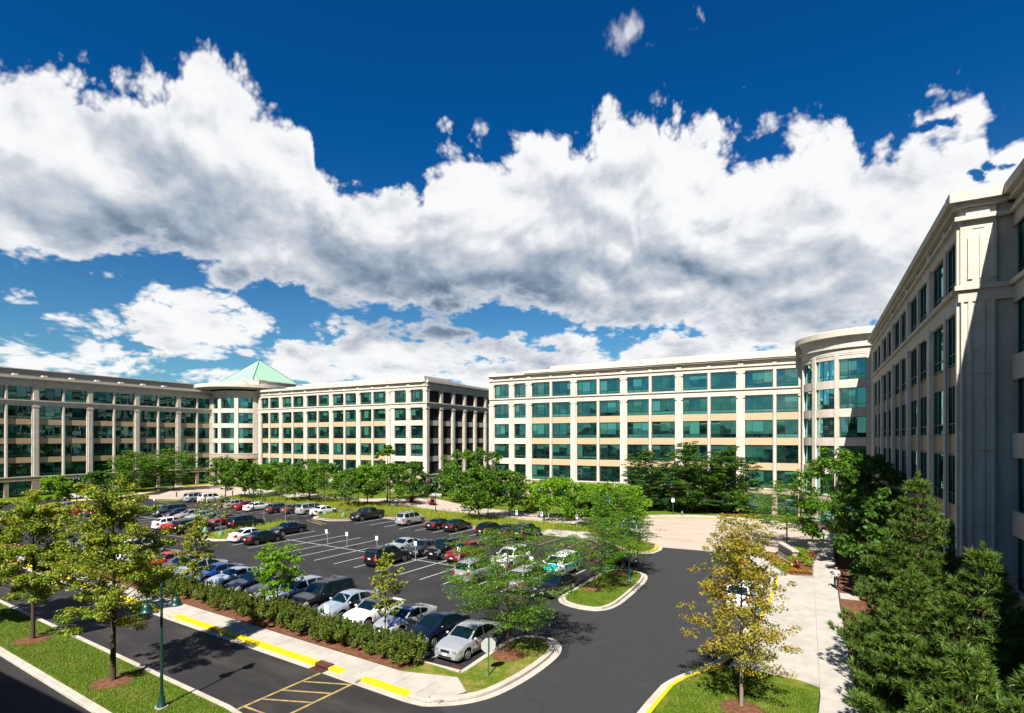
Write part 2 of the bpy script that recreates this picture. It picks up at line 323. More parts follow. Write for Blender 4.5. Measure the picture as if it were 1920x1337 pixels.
def leafmat(name, c1, c2, c3=None, trans=.35):
    c1 = [v*.63 for v in c1]; c2 = [v*.63 for v in c2]; c3 = [v*.63 for v in c3] if c3 else None
    m, g, b = newmat(name); g.n.remove(b); out = g.n['Material Output']
    gm = g.n.new('ShaderNodeNewGeometry'); ri = gm.outputs['Random Per Island']
    col = g.mix(ri, tuple(c1)+(1,), tuple(c2)+(1,))
    if c3 is not None: col = g.mix(g.sstep(g.math('ADD', g.noise(gm.outputs['Position'], .9, 3, .6), g.math('MULTIPLY', ri, .3)), .55, .75), col, tuple(c3)+(1,))
    b2 = g.n.new('ShaderNodeBsdfPrincipled'); g.put(b2.inputs['Base Color'], col); b2.inputs['Roughness'].default_value = .5; b2.inputs['Specular IOR Level'].default_value = .25
    tr = g.n.new('ShaderNodeBsdfTranslucent'); g.put(tr.inputs[0], g.mix(1., col, (1.5,1.35,.35,1), 'MULTIPLY'))
    mx = g.n.new('ShaderNodeMixShader'); mx.inputs[0].default_value = trans; g.put(mx.inputs[1], b2.outputs[0]); g.put(mx.inputs[2], tr.outputs[0])
    g.put(out.inputs[0], mx.outputs[0]); return m
LF_MAPLE = leafmat('maple_leaf', (.06,.16,.008), (.28,.42,.018), (.36,.37,.025))
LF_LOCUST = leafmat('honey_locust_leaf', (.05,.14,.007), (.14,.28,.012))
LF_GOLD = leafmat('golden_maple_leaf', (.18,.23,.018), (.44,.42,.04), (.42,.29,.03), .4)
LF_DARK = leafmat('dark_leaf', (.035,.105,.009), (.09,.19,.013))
LF_BRIGHT = leafmat('bright_leaf', (.13,.31,.008), (.24,.42,.015), None, .45)
LF_LIME = leafmat('lime_leaf', (.22,.34,.02), (.30,.40,.03), None, .45)
LF_PINE = leafmat('pine_needle', (.025,.075,.010), (.16,.25,.03), None, .15)
LF_SHRUB = leafmat('shrub_leaf', (.04,.10,.007), (.11,.20,.012), (.15,.17,.016), .3)
LF_YOUNG = leafmat('young_maple_leaf', (.16,.25,.02), (.36,.44,.04), (.34,.34,.04), .4)
LF_CONIF = leafmat('brown_green_needle', (.05,.06,.02), (.10,.10,.03), None, .15)
LF_GRASS = leafmat('ornamental_grass_blade', (.25,.36,.015), (.42,.50,.04), None, .4)
LF_LAWN = leafmat('lawn_blade', (.09,.18,.006), (.20,.28,.012), None, .4)
LF_RED = leafmat('red_leaf', (.20,.01,.02), (.35,.02,.04), None, .3)
LF_ORANGE = leafmat('orange_flower', (.45,.16,.02), (.30,.24,.02), None, .3)
BARK = pm('bark', (.085,.062,.045), .9, .1, .35, 6., bump=.8, bscale=30)
BARKP = pm('pale_bark', (.26,.21,.16), .9, .1, .3, 6., bump=.6, bscale=30)
BARKR = pm('red_bark', (.16,.085,.05), .9, .1, .3, 6., bump=.6, bscale=30)
BED = pm('joint_mortar', (.36,.33,.29), .9, .1)
# ------------------------------------------------------------------ ground
def chaikin(pts, n=1):
    for _ in range(n):
        o = []
        for i in range(len(pts)):
            a = Vector(pts[i]); b = Vector(pts[(i+1) % len(pts)]); o += [a*.75+b*.25, a*.25+b*.75]
        pts = o
    return [tuple(p) for p in pts]
def ccw(poly):
    a = sum(poly[i][0]*poly[(i+1)%len(poly)][1]-poly[(i+1)%len(poly)][0]*poly[i][1] for i in range(len(poly)))
    return list(poly) if a > 0 else list(poly)[::-1]
def sheet(name, poly, z, mat, z0=None, kind='structure', parent=None, world=False):
    pw = [(L(p, q).x, L(p, q).y) for p, q in poly] if not world else [tuple(v[:2]) for v in poly]
    pw = ccw(pw); n = len(pw); tri = geometry.tessellate_polygon([[Vector((x, y, 0)) for x, y in pw]])
    mb = MB(); vs = [(x, y, z) for x, y in pw]; fs = []
    for t in tri:
        a, b, c = [Vector(pw[i]).to_3d() for i in t]
        fs.append(tuple(t) if (b-a).cross(c-a).z > 0 else tuple(t[::-1]))
    if z0 is not None:
        vs += [(x, y, z0) for x, y in pw]; fs += [(i, i+n, (i+1)%n+n, (i+1)%n) for i in range(n)]
    mb.add(vs, fs); o = mb.obj(name, mat, parent)
    if kind and parent is None: o['kind'] = kind
    return o
def ribbon(name, path, w, z1, mat, z0=0., closed=False, parent=None, side=1):    # band of width w to the left (side=1) of a lot-frame path
    pw = [L(p, q) for p, q in path]; n = len(pw); out = []
    for i in range(n):
        a = pw[(i-1) % n] if (closed or i > 0) else pw[i]; b = pw[(i+1) % n] if (closed or i < n-1) else pw[i]
        t = (b-a).normalized(); out.append(pw[i]+Vector((-t.y, t.x, 0))*w*side)
    vs = []
    for a, b in zip(pw, out): vs += [(a.x, a.y, z0), (a.x, a.y, z1-.02), (a.x+(b.x-a.x)*.15, a.y+(b.y-a.y)*.15, z1), (b.x, b.y, z1), (b.x, b.y, z0)]
    fs = []; m = n if closed else n-1
    for i in range(m):
        j = (i+1) % n
        for k in range(4):
            f = (i*5+k, j*5+k, j*5+k+1, i*5+k+1); fs.append(f if side > 0 else f[::-1])
    if not closed: fs += [(0,1,2,3,4), tuple(range((n-1)*5+4, (n-1)*5-1, -1))]
    return MB().add(vs, fs).obj(name, mat, parent)
def smoothpath(pts, n=2):
    for _ in range(n):
        o = [pts[0]]
        for i in range(len(pts)-1):
            a, b = Vector(pts[i]), Vector(pts[i+1]); o += [tuple(a*.75+b*.25), tuple(a*.25+b*.75)]
        pts = o+[pts[-1]]
    return pts
g_ = MB().add([(-2500,-2500,-.06),(2500,-2500,-.06),(2500,2500,-.06),(-2500,2500,-.06)], [(0,1,2,3)]).obj('ground', FIELD); g_['kind'] = 'structure'
LOT = sheet('parking_lot', [(-140,-75),(40,-75),(40,50),(-140,60)], 0, ASPHALT)
# the access drive with fresh asphalt on the right, and the older road in front
sheet('drive', [(5.9,-19.6),(7.6,-18.6),(9,-12),(8,-9.5),(5,-9),(3.2,-7.5),(3.4,-4),(7.5,-3.5),(8,0),(7.2,7.5),(6.2,9.5),(5,13),(4.4,21.0),(9.3,21.6),(12.2,23.5),(14,17),(17.2,13),(17.3,3),(16.4,-9),(15,-11),(14.7,-15.4),(14.9,-30),(9,-30),(8.6,-21)], .004, NEWASPH)
sheet('front_road', [(-140,-25.0),(8.5,-25.0),(14,-26),(14,-30),(9.05,-30),(8.55,-21),(5.9,-19.7),(5.4,-20.5),(-140,-20.5)], .005, OLDASPH)
# --- hedge peninsula with sidewalk
pen_round = smoothpath([(5.81,-19.94),(6.9,-19.17),(7.76,-17.92),(8.13,-15.74),(8.2,-13.74),(8.08,-11.82),(7.5,-10.6),(6.4,-10.1),(5.4,-10.5),(4.95,-11.6),(4.98,-13),(5.2,-16.6)], 2)
K = thing('curb', 'x', 'x'); del K['label'], K['category']; K['kind'] = 'structure'
ribbon('curb_stone', [(-62,-20.05)]+[(5.0,-20.05)]+pen_round, .30, .14, CURB, parent=K)
ribbon('gutter', [(-62,-20.05),(4.9,-20.05)]+pen_round[:30], .42, .014, CURB, -.02, parent=K, side=-1)
for a, b in ((-16.4,-1.85),(-.75,.25),(1.65,4.75),(-60,-18.5)):
    ribbon('painted_curb', [(a,-20.07),(b,-20.07)], .36, .146, YELLOW, parent=K)
ribbon('curb_stone', [(5.2,-16.6),(3.2,-16.7),(-62,-16.7)], .16, .14, CURB, parent=K)
penL = [(-62,-18.3),(5.5,-17.35),(5.35,-16.8),(-62,-16.8)]
sheet('planting_bed', [(-62,-18.33),(2.6,-18.3),(3.0,-17.6),(2.9,-16.85),(-62,-16.85)], .15, MULCH)
sheet('lawn', [(3.0,-17.6),(2.6,-18.3),(5.3,-17.3),(6.85,-18.3),(7.5,-17.6),(7.85,-15.7),(7.9,-13.7),(7.8,-12),(7.2,-10.9),(6.3,-10.4),(5.6,-10.8),(5.25,-11.8),(5.25,-13),(5.45,-16.9),(2.9,-16.85)], .13, DRYLAWN, 0)
SW = thing('sidewalk', 'x', 'x'); del SW['label'], SW['category']; SW['kind'] = 'structure'
sheet('sidewalk_bed', [(-62,-19.76),(6.4,-19.76),(6.6,-18.1),(5.5,-17.5),(3,-18.28),(-62,-18.28)], .115, BED, -.02, parent=SW)
j = -60.
while j < 5.0:
    j2 = min(j+2.35, 5.0); sheet('paving_slab', [(j+.012,-19.75),(j2-.012,-19.75),(j2-.012,-18.32),(j+.012,-18.32)], .13+rng.uniform(-.001,.001), CONC, .1, parent=SW); j = j2
sheet('paving_slab', [(5.02,-19.75),(6.3,-19.65),(6.85,-18.35),(5.55,-17.35),(2.8,-18.3),(5.02,-18.3)], .131, CONC, .1, parent=SW)
# dropped kerb and the cast iron inlet
sheet('dropped_curb', [(.25,-20.42),(1.65,-20.42),(1.65,-19.7),(.25,-19.7)], .149, CONC, .01, parent=K)
D = thing('storm_drain', 'rusty cast iron storm drain inlet set into the yellow curb', 'storm drain', L(-1.3,-20.1,0), -LA)
m = MB(); m.box(-.5,.5,.0,.42,.0,.20)
m.obj('hood', RUST, D)
for i in range(6): MB().box(-.42+i*.15,-.33+i*.15,-.035,.005,.03,.13).obj('slot', CORE, D)
MB().box(-.52,.52,-.42,-.002,.0,.022).obj('grate', RUST, D)
for i in range(7): MB().box(-.44+i*.14,-.38+i*.14,-.38,-.06,.020,.026).obj('bar', CORE, D)
D2 = thing('storm_drain', 'small rusty grate in the corner of the stall by the silver sedan', 'storm drain', L(4.75,-16.25,0), -LA)
MB().box(-.42,.42,-.16,.16,.0,.02).obj('grate', RUST, D2)
for i in range(6): MB().box(-.36+i*.13,-.30+i*.13,-.12,.12,.019,.026).obj('bar', CORE, D2)
# --- front lawn strip between the road and the lower drive
ribbon('curb_stone', [(-140,-25.0),(-1.2,-25.0),(1.5,-25.3),(9,-25.9)], .28, .14, CURB, parent=K, side=-1)
sheet('lawn', [(-140,-25.26),(-1.2,-25.26),(9,-26.2),(9,-28.2),(-140,-28.2)], .12, LAWN, -.01)
ribbon('curb_stone', [(-140,-28.5),(9,-28.5)], .34, .15, CURB, parent=K)
# --- island right of the middle rows
isl2 = smoothpath([(3.6,2.5),(3.45,-.5),(3.7,-2.2),(4.5,-3.1),(5.6,-3.45),(6.7,-3.2),(7.4,-2.3),(7.6,-.8),(7.3,3),(7.0,6.7),(6.5,7.9),(5.3,8.5),(4.1,8.2),(3.4,7.0)], 1)
def closedsm(pts, n=2): return chaikin(pts, n)
isl2 = closedsm([(3.55,2.5),(3.5,-2.6),(5.6,-3.7),(7.7,-3.2),(7.55,2),(7.0,7.8),(5.3,8.8),(3.3,8.2)], 2)
isl2c = ccw(isl2); ribbon('curb_stone', isl2c, .20, .14, CURB, closed=True, parent=K)
ribbon('gutter', isl2c, .34, .012, CURB, -.02, closed=True, parent=K, side=-1)
cx, cy = 5.4, 2.6
sheet('lawn', [(cx+(p-cx)*.93, cy+(q-cy)*.965) for p, q in isl2c], .12, LAWN)
# --- islands and planting strip behind the upper row
strip = [(-88,22.6),(-74,22.2),(-49.2,22.0),(-49.0,17.0),(-46.6,14.9),(-43,14.7),(-41.2,15.9),(-40.9,21.1),(-30,20.7),(-11,20.9),(-10.9,25.0),(-6.5,25.2),(-4,22.2),(1.2,17.3),(2.8,16.8),(4.1,17.6),(4.2,19.5),(3.6,21.6),(0,24.6),(-5,27.6),(-12,29.2),(-21.4,30.0),(-29.5,30.8),(-41.8,32.0),(-64.5,33.8),(-86,27.5)]
sheet('planting_bed', strip, .13, pm('mulch_and_ground_cover', (.20,.12,.06), .95, .1, .4, 1.5, c2=(.14,.18,.025), bump=.8, bscale=20), 0)
ribbon('curb_stone', strip[:10], .22, .145, CURB, parent=K)
ribbon('gutter', strip[2:10], .55, .012, CURB, -.02, parent=K, side=-1)
rampp = [(-4,22.2),(1.2,17.3),(2.8,16.8),(4.1,17.6),(4.2,19.5),(3.6,21.6)]
ribbon('curb_stone', rampp, .22, .145, CURB, parent=K); ribbon('painted_curb', [(1.2,17.3),(2.8,16.8),(4.1,17.6),(4.25,19.5),(3.75,21.5)], .24, .15, YELLOW, parent=K)
ribbon('gutter', [(1.2,17.3),(2.8,16.8),(4.1,17.6),(4.25,19.5),(3.75,21.5)], .5, .012, CURB, -.02, parent=K, side=-1)
sheet('access_ramp', [(-18,21.0),(-3.4,21.0),(-3.4,21.9),(-6.5,25.2),(-18,23.0)], .136, CONC, 0)
sheet('lawn', [(-2.6,21.9),(1.3,17.9),(2.7,17.3),(3.7,17.9),(3.7,19.5),(3.0,21.4),(-.2,24.0)], .14, LAWN)
# --- island between the middle rows on the left
mid = ccw(closedsm([(-45.4,-3.4),(-40.6,-3.3),(-40.3,1),(-40.2,3.4),(-44,10.2),(-47.6,10.8),(-49.0,7),(-47.5,1)], 2))
ribbon('curb_stone', mid, .22, .14, CURB, closed=True, parent=K)
ribbon('gutter', mid, .4, .012, CURB, -.02, closed=True, parent=K, side=-1)
sheet('planting_bed', [(-44.2+(p+44.2)*.93, 3.5+(q-3.5)*.96) for p, q in mid], .13, DRYLAWN)
# --- plaza walk, brick courts, lawns north of the lot
plaza = [(-98,31),(-86,27.6),(-64.5,33.9),(-41.8,32.1),(-29.5,30.9),(-21.4,30.1),(-12,29.3),(-5,27.7),(-4,36.3),(-11,37.2),(-16,35.8),(-23,36.8),(-33.8,38.0),(-47.9,44.7),(-54.4,44.6),(-60,37),(-76.7,38.2),(-86,37.4),(-99,39)]
sheet('plaza', plaza, .125, PINK, 0)
th = [math.atan2(q-34.3, p-6.8) for p, q in ((0,0),)]
circ = [(6.6+12.4*math.cos(a), 34.6+12.6*math.sin(a)) for a in np.linspace(R(-52), R(215), 30)]
sheet('brick_court', [(4.15,21.0),(9.28,21.58),(12.4,23.0)]+circ+[(-3.4,27.6),(0,24.9),(3.7,21.7)], .008, PINK)
ribbon('curb_stone', circ, .25, .14, CURB, parent=K, side=-1)
ribbon('painted_curb', circ[4:], .16, .146, YELLOW, parent=K, side=-1)
ring_o = [(6.6+15.2*math.cos(a), 34.6+15.2*math.sin(a)) for a in np.linspace(R(215), R(-35), 30)]
ring_i = [(6.6+12.66*math.cos(a), 34.6+12.86*math.sin(a)) for a in np.linspace(R(-52), R(215), 30)]
sheet('sidewalk', ring_i+ring_o, .1225, CONC, 0)
sheet('lawn', [(-60,37.2),(-54.4,44.8),(-47.9,44.9),(-33.8,38.2),(-23,37),(-16,36),(-11,37.4),(-5.7,36.7),(-3,46.4),(6,50.0),(15,47.3),(16,56),(-60,60),(-130,60),(-122,39.6),(-99,39.2),(-86,37.6),(-76.7,38.4)], .11, LAWN, 0)
wcourt = [(-105.4,19.9),(-107,15.8),(-94.4,14.4),(-91.0,20.8),(-86.5,28),(-98,31.5),(-99.3,38.6),(-112,45),(-123,40),(-121.6,33.3)]
sheet('brick_court', wcourt, .009, PINK)
sheet('lawn', [(-104.5,8.5),(-106,5.2),(-112,4),(-116,-60),(-140,-60),(-140,60),(-123.5,42),(-122,33),(-107.6,15.6)], .11, LAWN, 0)
sheet('sidewalk', [(-107.0,15.8),(-104.4,8.4),(-105.9,5.3),(-111,4.3),(-121,7.6),(-123,9.6),(-108,9.2),(-110,15.8),(-124,33),(-122,33.8)], .13, CONC, 0)
ribbon('painted_curb', [(-111,4.2),(-105.7,5.2),(-104.2,8.5),(-106.8,15.9),(-121.4,33.8),(-122.5,40),(-112,45.2)], .3, .15, YELLOW, parent=K)
sheet('planting_bed', [(-95.6,14.2),(-94.2,15.6),(-90.6,17.0),(-88.6,16.7),(-88.4,15.2),(-92,14.2)], .13, DRYLAWN, 0)
ribbon('curb_stone', [(-95.6,14.2),(-94.2,15.6),(-90.6,17.0)], .3, .14, CURB, parent=K)
# --- right side: drive edge, sidewalk of big slabs, beds along the wing, lawn corner
epath = smoothpath([(12.4,22.6),(12.9,20.2),(14.2,16.3),(15.6,14.2),(16.6,13.3),(16.75,12.2),(16.95,8),(17.05,4),(16.9,-2),(16.5,-8),(15.7,-10.0),(15.0,-11.4),(14.6,-13.2),(14.6,-40)], 2)
ribbon('curb_stone', epath, .2, .14, CURB, parent=K, side=1)
ribbon('painted_curb', epath[6:], .2, .148, YELLOW, parent=K, side=1)
ribbon('gutter', epath[6:], .4, .014, CURB, -.02, parent=K, side=-1)
sheet('sidewalk_bed', [(12.8,22.6),(14.4,16.6),(16.9,13.4),(17.1,4),(16.8,-8.6),(21,-8.9),(21.1,-45),(22.9,-45),(22.5,-10.6),(22.3,-7.6),(21.4,7.9),(20.9,20.5),(20.3,31),(18.4,31),(17.6,25.5),(15,23)], .112, BED, -.02, parent=SW)
def xat(q, pts):
    for (q0, p0), (q1, p1) in zip(pts, pts[1:]):
        if q0 <= q <= q1: return p0+(p1-p0)*(q-q0)/(q1-q0)
    return pts[-1][1] if q > pts[-1][0] else pts[0][1]
EE = [(-45,22.9),(-10.6,22.5),(-7.6,22.3),(7.9,21.4),(20.5,20.9),(31,20.3)]
MM = [(-45,21.15),(-11.5,21.08),(-8.9,20.93),(15,19.4),(26.5,18.8),(31,18.5)]
q = -45.
while q < 30.5:
    q2 = q+2.9
    sheet('paving_slab', [(xat(q,MM)+.012,q+.012),(xat(q,EE),q+.012),(xat(q2,EE),q2-.012),(xat(q2,MM)+.012,q2-.012)], .13, CONC, .1, parent=SW)
    q = q2
WW = [(-8.6,17.0),(-2,17.1),(4,17.25),(8,17.15),(12.2,16.95),(14.2,15.8)]
WM = [(-8.9,18.95),(15,17.9)]
q = -8.6
while q < 14:
    q2 = min(q+2.9, 14.3)
    sheet('paving_slab', [(xat(q,WW)+.02,q+.012),(xat(q,WM)-.012,q+.012),(xat(q2,WM)-.012,q2-.012),(xat(q2,WW)+.02,q2-.012)], .13, CONC, .1, parent=SW)
    sheet('paving_slab', [(xat(q,WM),q+.012),(xat(q,MM)-.012,q+.012),(xat(q2,MM)-.012,q2-.012),(xat(q2,WM),q2-.012)], .131, CONC, .1, parent=SW)
    q = q2
sheet('paving_slab', [(12.9,22.5),(14.45,16.5),(15.8,14.4),(17.5,14.4),(14.9,20.4),(15.4,23.2)], .129, CONC, .1, parent=SW)
sheet('planting_bed', [(14.95,20.2),(17.7,14.5),(19.3,15.1),(18.75,26.3),(17.6,27.2),(15.6,25.6)], .16, MULCH, .05)
sheet('lawn', [(14.84,-40),(14.84,-13.2),(15.25,-11.4),(15.9,-10.1),(16.75,-8.75),(18.9,-8.2),(20.95,-9.0),(21.05,-45)], .12, LAWN, 0)
sheet('planting_bed', [(22.9,-45),(22.55,-10.6),(22.35,-7.6),(21.45,7.9),(20.95,20.5),(20.3,32),(16,47),(30,50),(34,-45)], .10, MULCH, 0)
sheet('stepping_slab', [(21.5,8.6),(21.4,10.2),(22.6,10.3),(22.7,8.7)], .135, CONC, .1, parent=SW)
# --- painted lines
def line(p0, q0, p1, q1, w=.11, mat=WHITEP, z=.009, name='stall_line'):
    a, b = L(p0, q0), L(p1, q1); t = (b-a).normalized(); s = Vector((-t.y, t.x, 0))*w/2; o = Vector((0,0,z))
    MB().add([a-s+o, b-s+o, b+s+o, a+s+o], [(0,1,2,3)]).obj(name, mat, LOT)
CL = [-37.3,-34.32,-31.48,-28.72,-25.78,-22.95,-20.05,-17.25,-14.45,-11.8,-9.1,-6.5,-3.9,-1.2,1.42]
for i, p in enumerate(CL): line(p+.02, -3.8 if i < 13 else -3.2, p, 7.4)
line(-37.3,1.78,1.5,1.74)
for k in range(15): line(5.48-2.75*k, -16.5, 5.48-2.75*k, -11.1)
for p in (-50.9,-53.6,-56.3,-59,-61.9,-64.8,-67.8,-70.8,-73.8,-76.8,-79.8,-82.9,-86,-89): line(p,-3.6,p,7.2)
line(-90,1.78,-50.5,1.78)
for p in (-38.0,-35.0,-32.15,-29.27,-26.42,-23.5,-20.75,-18.1,-15.4,-12.9): line(p, 14.7, p+.15, 20.5)
for p, q in ((-50.7,15.2),(-53.3,14.6),(-56,14.0),(-58.8,13.6),(-61.6,13.4),(-64.5,13.2),(-67.3,13.0),(-70,13),(-73,13)): line(p, q, p-.1, q+6)
def hatch(pa, qa, pb, qb, n, name='hatch_line', mat=WORNY, w=.12):    # yellow box with bars
    line(pa,qa,pa,qb,w,mat,name=name); line(pb,qa,pb,qb,w,mat,name=name); 
    for i in range(n): qq = qa+(qb-qa)*(i+.0)/(n-1); line(pa,qq,pb,qq,w*.8,mat,name=name)
hatch(-10.3,15.2,-7.9,20.6,6); hatch(-4.6,15.4,-2.2,20.6,6)
hatch(-80,12.6,-77.5,18,5); hatch(-92,13,-87.2,13.6,3)
for k in range(5): line(-42.2+k*-.9, 11.6+k*.45, -41.9+k*-.9, 12.5+k*.4, .14, WORNY, name='hatch_line')
line(-46.2,12.9,-40.6,11.2,.14,WORNY,name='hatch_line'); line(-46.6,14.0,-41,12.2,.14,WORNY,name='hatch_line')
line(-.88,-24.95,-.86,-20.5,.14,WORNY,name='crosswalk_line'); line(1.44,-24.95,1.5,-20.5,.14,WORNY,name='crosswalk_line')
for q in (-24.6,-23.75,-22.7,-21.6): line(-.8,q,1.42,q+ (1.0 if q > -24 else .15),.12,WORNY,name='crosswalk_line')
for q in (-27.2,-26.4): pass
line(-57,-4.6,-46,-4.0,.14,WORNY,name='hatch_line')
# wheelchair mark on the accessible stall
def mark(pts, w=.13):
    for a, b in zip(pts, pts[1:]): line(a[0],a[1],b[0],b[1],w,WORNY,name='wheelchair_mark')
c0 = (-6.1,16.2); mark([(c0[0]+.45*math.cos(a), c0[1]+.45*math.sin(a)) for a in np.linspace(R(120),R(390),9)]); mark([(-6.2,17.4),(-6.1,16.6),(-5.6,16.6),(-5.4,16.0),(-5.2,16.0)])
# mulch circles under the trees of the front lawn and islands
def mulch_ring(v, r, z=.135):
    n = 20; m = MB(); vs = [(0,0,.09)]; fs = []
    for k, (rr, h) in enumerate(((r*.55,.07),(r,.0))):
        for i in range(n): a = i*2*math.pi/n; q_ = rr*(1+.04*math.sin(3*a+r)); vs.append((q_*math.cos(a), q_*math.sin(a), h))
    fs = [(0, 1+i, 1+(i+1)%n) for i in range(n)]+[(1+i, 1+n+i, 1+n+(i+1)%n, 1+(i+1)%n) for i in range(n)]
    o = m.add(vs, fs).obj('mulch_ring', MULCH, None, (v.x, v.y, z), smooth=60); o['kind'] = 'structure'
for px, py, r in ((62,1200,.95),(212,1278,.95),(-60,1175,.9),(952,1228,.95),(1390,1330,.95),(1110,1104,.75),(1162,1077,.8)): mulch_ring(at(px,py,.12), r)
# ------------------------------------------------------------------ office buildings
MC = {}
def cbox(dx, dy, dz, mat):       # cached box, x centred, y from -dy (outward) to 0, z up
    k = ('b', round(dx,2), round(dy,2), round(dz,2), mat.name)
    if k not in MC:
        bv = .02; m = MB(); x = dx/2
        prof = [(-x, 0), (-x, -dy+bv), (-x+bv, -dy), (x-bv, -dy), (x, -dy+bv), (x, 0)]
        m.prism(prof, 0, dz); MC[k] = m.mesh('piece', mat)
    return MC[k]
PIER_T = {'wide': lambda w: [(-w/2,.40),(-w/2,.0),(-w/2+.20,-.0),(-w/2+.24,-.14),(w/2-.24,-.14),(w/2-.20,0),(w/2,0),(w/2,.40)],
          'thin': lambda w: [(-w/2,.40),(-w/2,.06),(-w/2+.12,-.08),(w/2-.12,-.08),(w/2,.06),(w/2,.40)]}
def cpier(kind, w, h, mat):
    k = ('p', kind, round(w,2), round(h,2), mat.name)
    if k not in MC: MC[k] = MB().prism(PIER_T[kind](w), 0, h).mesh('pier', mat)
    return MC[k]
MULL = {'L': (.26,.67), 'R': (.36,.78), 'S': (.34,.68), 'N': (.38,), 'T': (.25,.5,.75)}
def cframe(w, h, pat):
    k = ('f', round(w,2), round(h,2), pat)
    if k not in MC:
        m = MB(); t = .055; d0, d1 = -.05, .06
        m.box(0,w,d0,d1,0,t); m.box(0,w,d0,d1,h-t,h); m.box(0,t,d0,d1,t,h-t); m.box(w-t,w,d0,d1,t,h-t)
        m.box(t,w-t,d0+.005,d1,.215*h,.215*h+.05)
        for u in MULL[pat]: m.box(u*w-.022,u*w+.022,d0+.002,d1,t,h-t)
        MC[k] = m.mesh('window', FRAME)
    return MC[k]
def cpane(w, h, mat=None):
    mat = mat or GLASS; k = ('g', round(w,2), round(h,2), mat.name)
    if k not in MC: MC[k] = MB().box(0,w,0,.02,0,h).mesh('pane', mat)
    return MC[k]
class Facade:
    def __init__(s, x, y, ang, parent, glass=None): s.glass = glass or GLASS; s.x, s.y, s.a, s.p = x, y, ang, parent; s.c, s.s = math.cos(ang), math.sin(ang)
    def loc(s, u, n, z): return (s.x+u*s.c+n*s.s, s.y+u*s.s-n*s.c, z)       # n outward
    def box(s, name, u0, u1, n0, n1, z0, z1, mat, parent=None):
        return inst(name, cbox(u1-u0, n1-n0, z1-z0, mat), parent or s.p, s.loc((u0+u1)/2, n0, z0), s.a)
    def pier(s, name, kind, u, w, z0, z1, mat, n=0.):
        return inst(name, cpier(kind, w, z1-z0, mat), s.p, s.loc(u, n, z0), s.a)
    def window(s, u0, u1, z0, z1, pat, n=-.36):
        w, h = u1-u0, z1-z0; o = inst('window', cframe(w, h, pat), s.p, s.loc(u0, n, z0), s.a); e = (0,)+MULL[pat]+(1,)
        for a, b in zip(e, e[1:]): inst('pane', cpane((b-a)*w-.05, h*.785-.07, s.glass), o, (a*w+.025, .02, .215*h+.04))
        inst('pane', cpane(w-.08, h*.215-.07, s.glass), o, (.04, .022, .045))
ZR = [4.27+4*k for k in range(5)]
def facade(F, U0, U1, wins, wide, thin, white=(), tan=TAN, capblocks=True, ground=True, wn_=-.36):
    # rows of windows
    for (u0, u1, pat) in wins:
        for r in range(5):
            F.window(u0, u1, ZR[r], ZR[r]+2.85, pat, n=wn_)
        if ground: F.window(u0+.1, u1-.1, .25, 3.25, pat, n=-.5)
        wz = any(a <= u0 <= b for a, b in white)
        for r in range(3):
            F.box('spandrel', u0-.12, u1+.12, -.55, -.02 if wz else -.20, ZR[r]+2.85, ZR[r+1], PRECAST if wz else tan)
        for z in (19.12, 23.12): F.box('lintel', u0-.12, u1+.12, -.55, -.24, z-.17, z+.0, PRECAST)
    seg = [(4.27,8.27),(8.27,12.27),(12.27,16.27),(16.27,19.3),(20.3,23.3)]
    for u, w in wide:
        for a, b in seg: F.pier('pier', 'wide', u, w, a+.012, b-.012, PRECAST)
        for k in range(4): F.box('stone_block', u-w/2-.08, u+w/2+.08, -.5, .1, .02+k*.82, .02+k*.82+.79, STONE)
        if capblocks:
            F.box('bracket', u-.42, u+.42, .0, .17, 23.99, 24.43, PRECAST); F.box('capital', u-w/2-.04, u+w/2+.04, -.4, .19, 18.75, 18.98, PRECAST); F.box('capital', u-w/2-.04, u+w/2+.04, -.4, .19, 22.75, 22.98, PRECAST)
    for u, w in thin:
        for a, b in seg: F.pier('pilaster', 'thin', u, w, a+.012, b-.012, PRECAST)
        for k in range(4): F.box('stone_block', u-w/2-.12, u+w/2+.12, -.5, .02, .02+k*.82, .02+k*.82+.79, STONE)
        F.box('bracket', u-.3, u+.3, .0, .13, 23.99, 24.43, PRECAST)
    # joint backing seen in the gaps of the piers
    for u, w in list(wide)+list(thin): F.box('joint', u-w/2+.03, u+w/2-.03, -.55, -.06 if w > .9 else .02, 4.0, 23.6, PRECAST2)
    # horizontal courses, one piece per bay
    cuts = sorted([U0]+[u for u, w in wide if U0+1 < u < U1-1]+[U1])
    for a, b in zip(cuts, cuts[1:]):
        a += .008; b -= .008
        F.box('base_course', a, b, -.5, .12, 3.32, 4.08, STONE); F.box('sill_course', a, b, -.5, .2, 4.08, 4.27, PRECAST)
        F.box('belt_course', a, b, -.55, .04, 19.12, 20.02, PRECAST); F.box('belt_ledge', a, b, -.5, .24, 20.02, 20.27, PRECAST)
        F.box('frieze', a, b, -.55, .04, 23.12, 23.75, PRECAST); F.box('moulding', a, b, -.5, .25, 23.75, 23.97, PRECAST)
        F.box('frieze', a, b, -.5, .0, 23.97, 24.45, PRECAST); F.box('cornice', a, b, -.5, .30, 24.45, 24.68, PRECAST); F.box('cornice', a, b, -.5, .55, 24.68, 25.2, PRECAST)
def core(F, u0, u1, dep, z1=24.85, n0=-.62):
    o = F.box('core', u0, u1, n0-dep, n0, 0, z1, CORE); F.box('roof', u0, u1, -dep-.6, -.3, z1, z1+.12, ROOF); return o
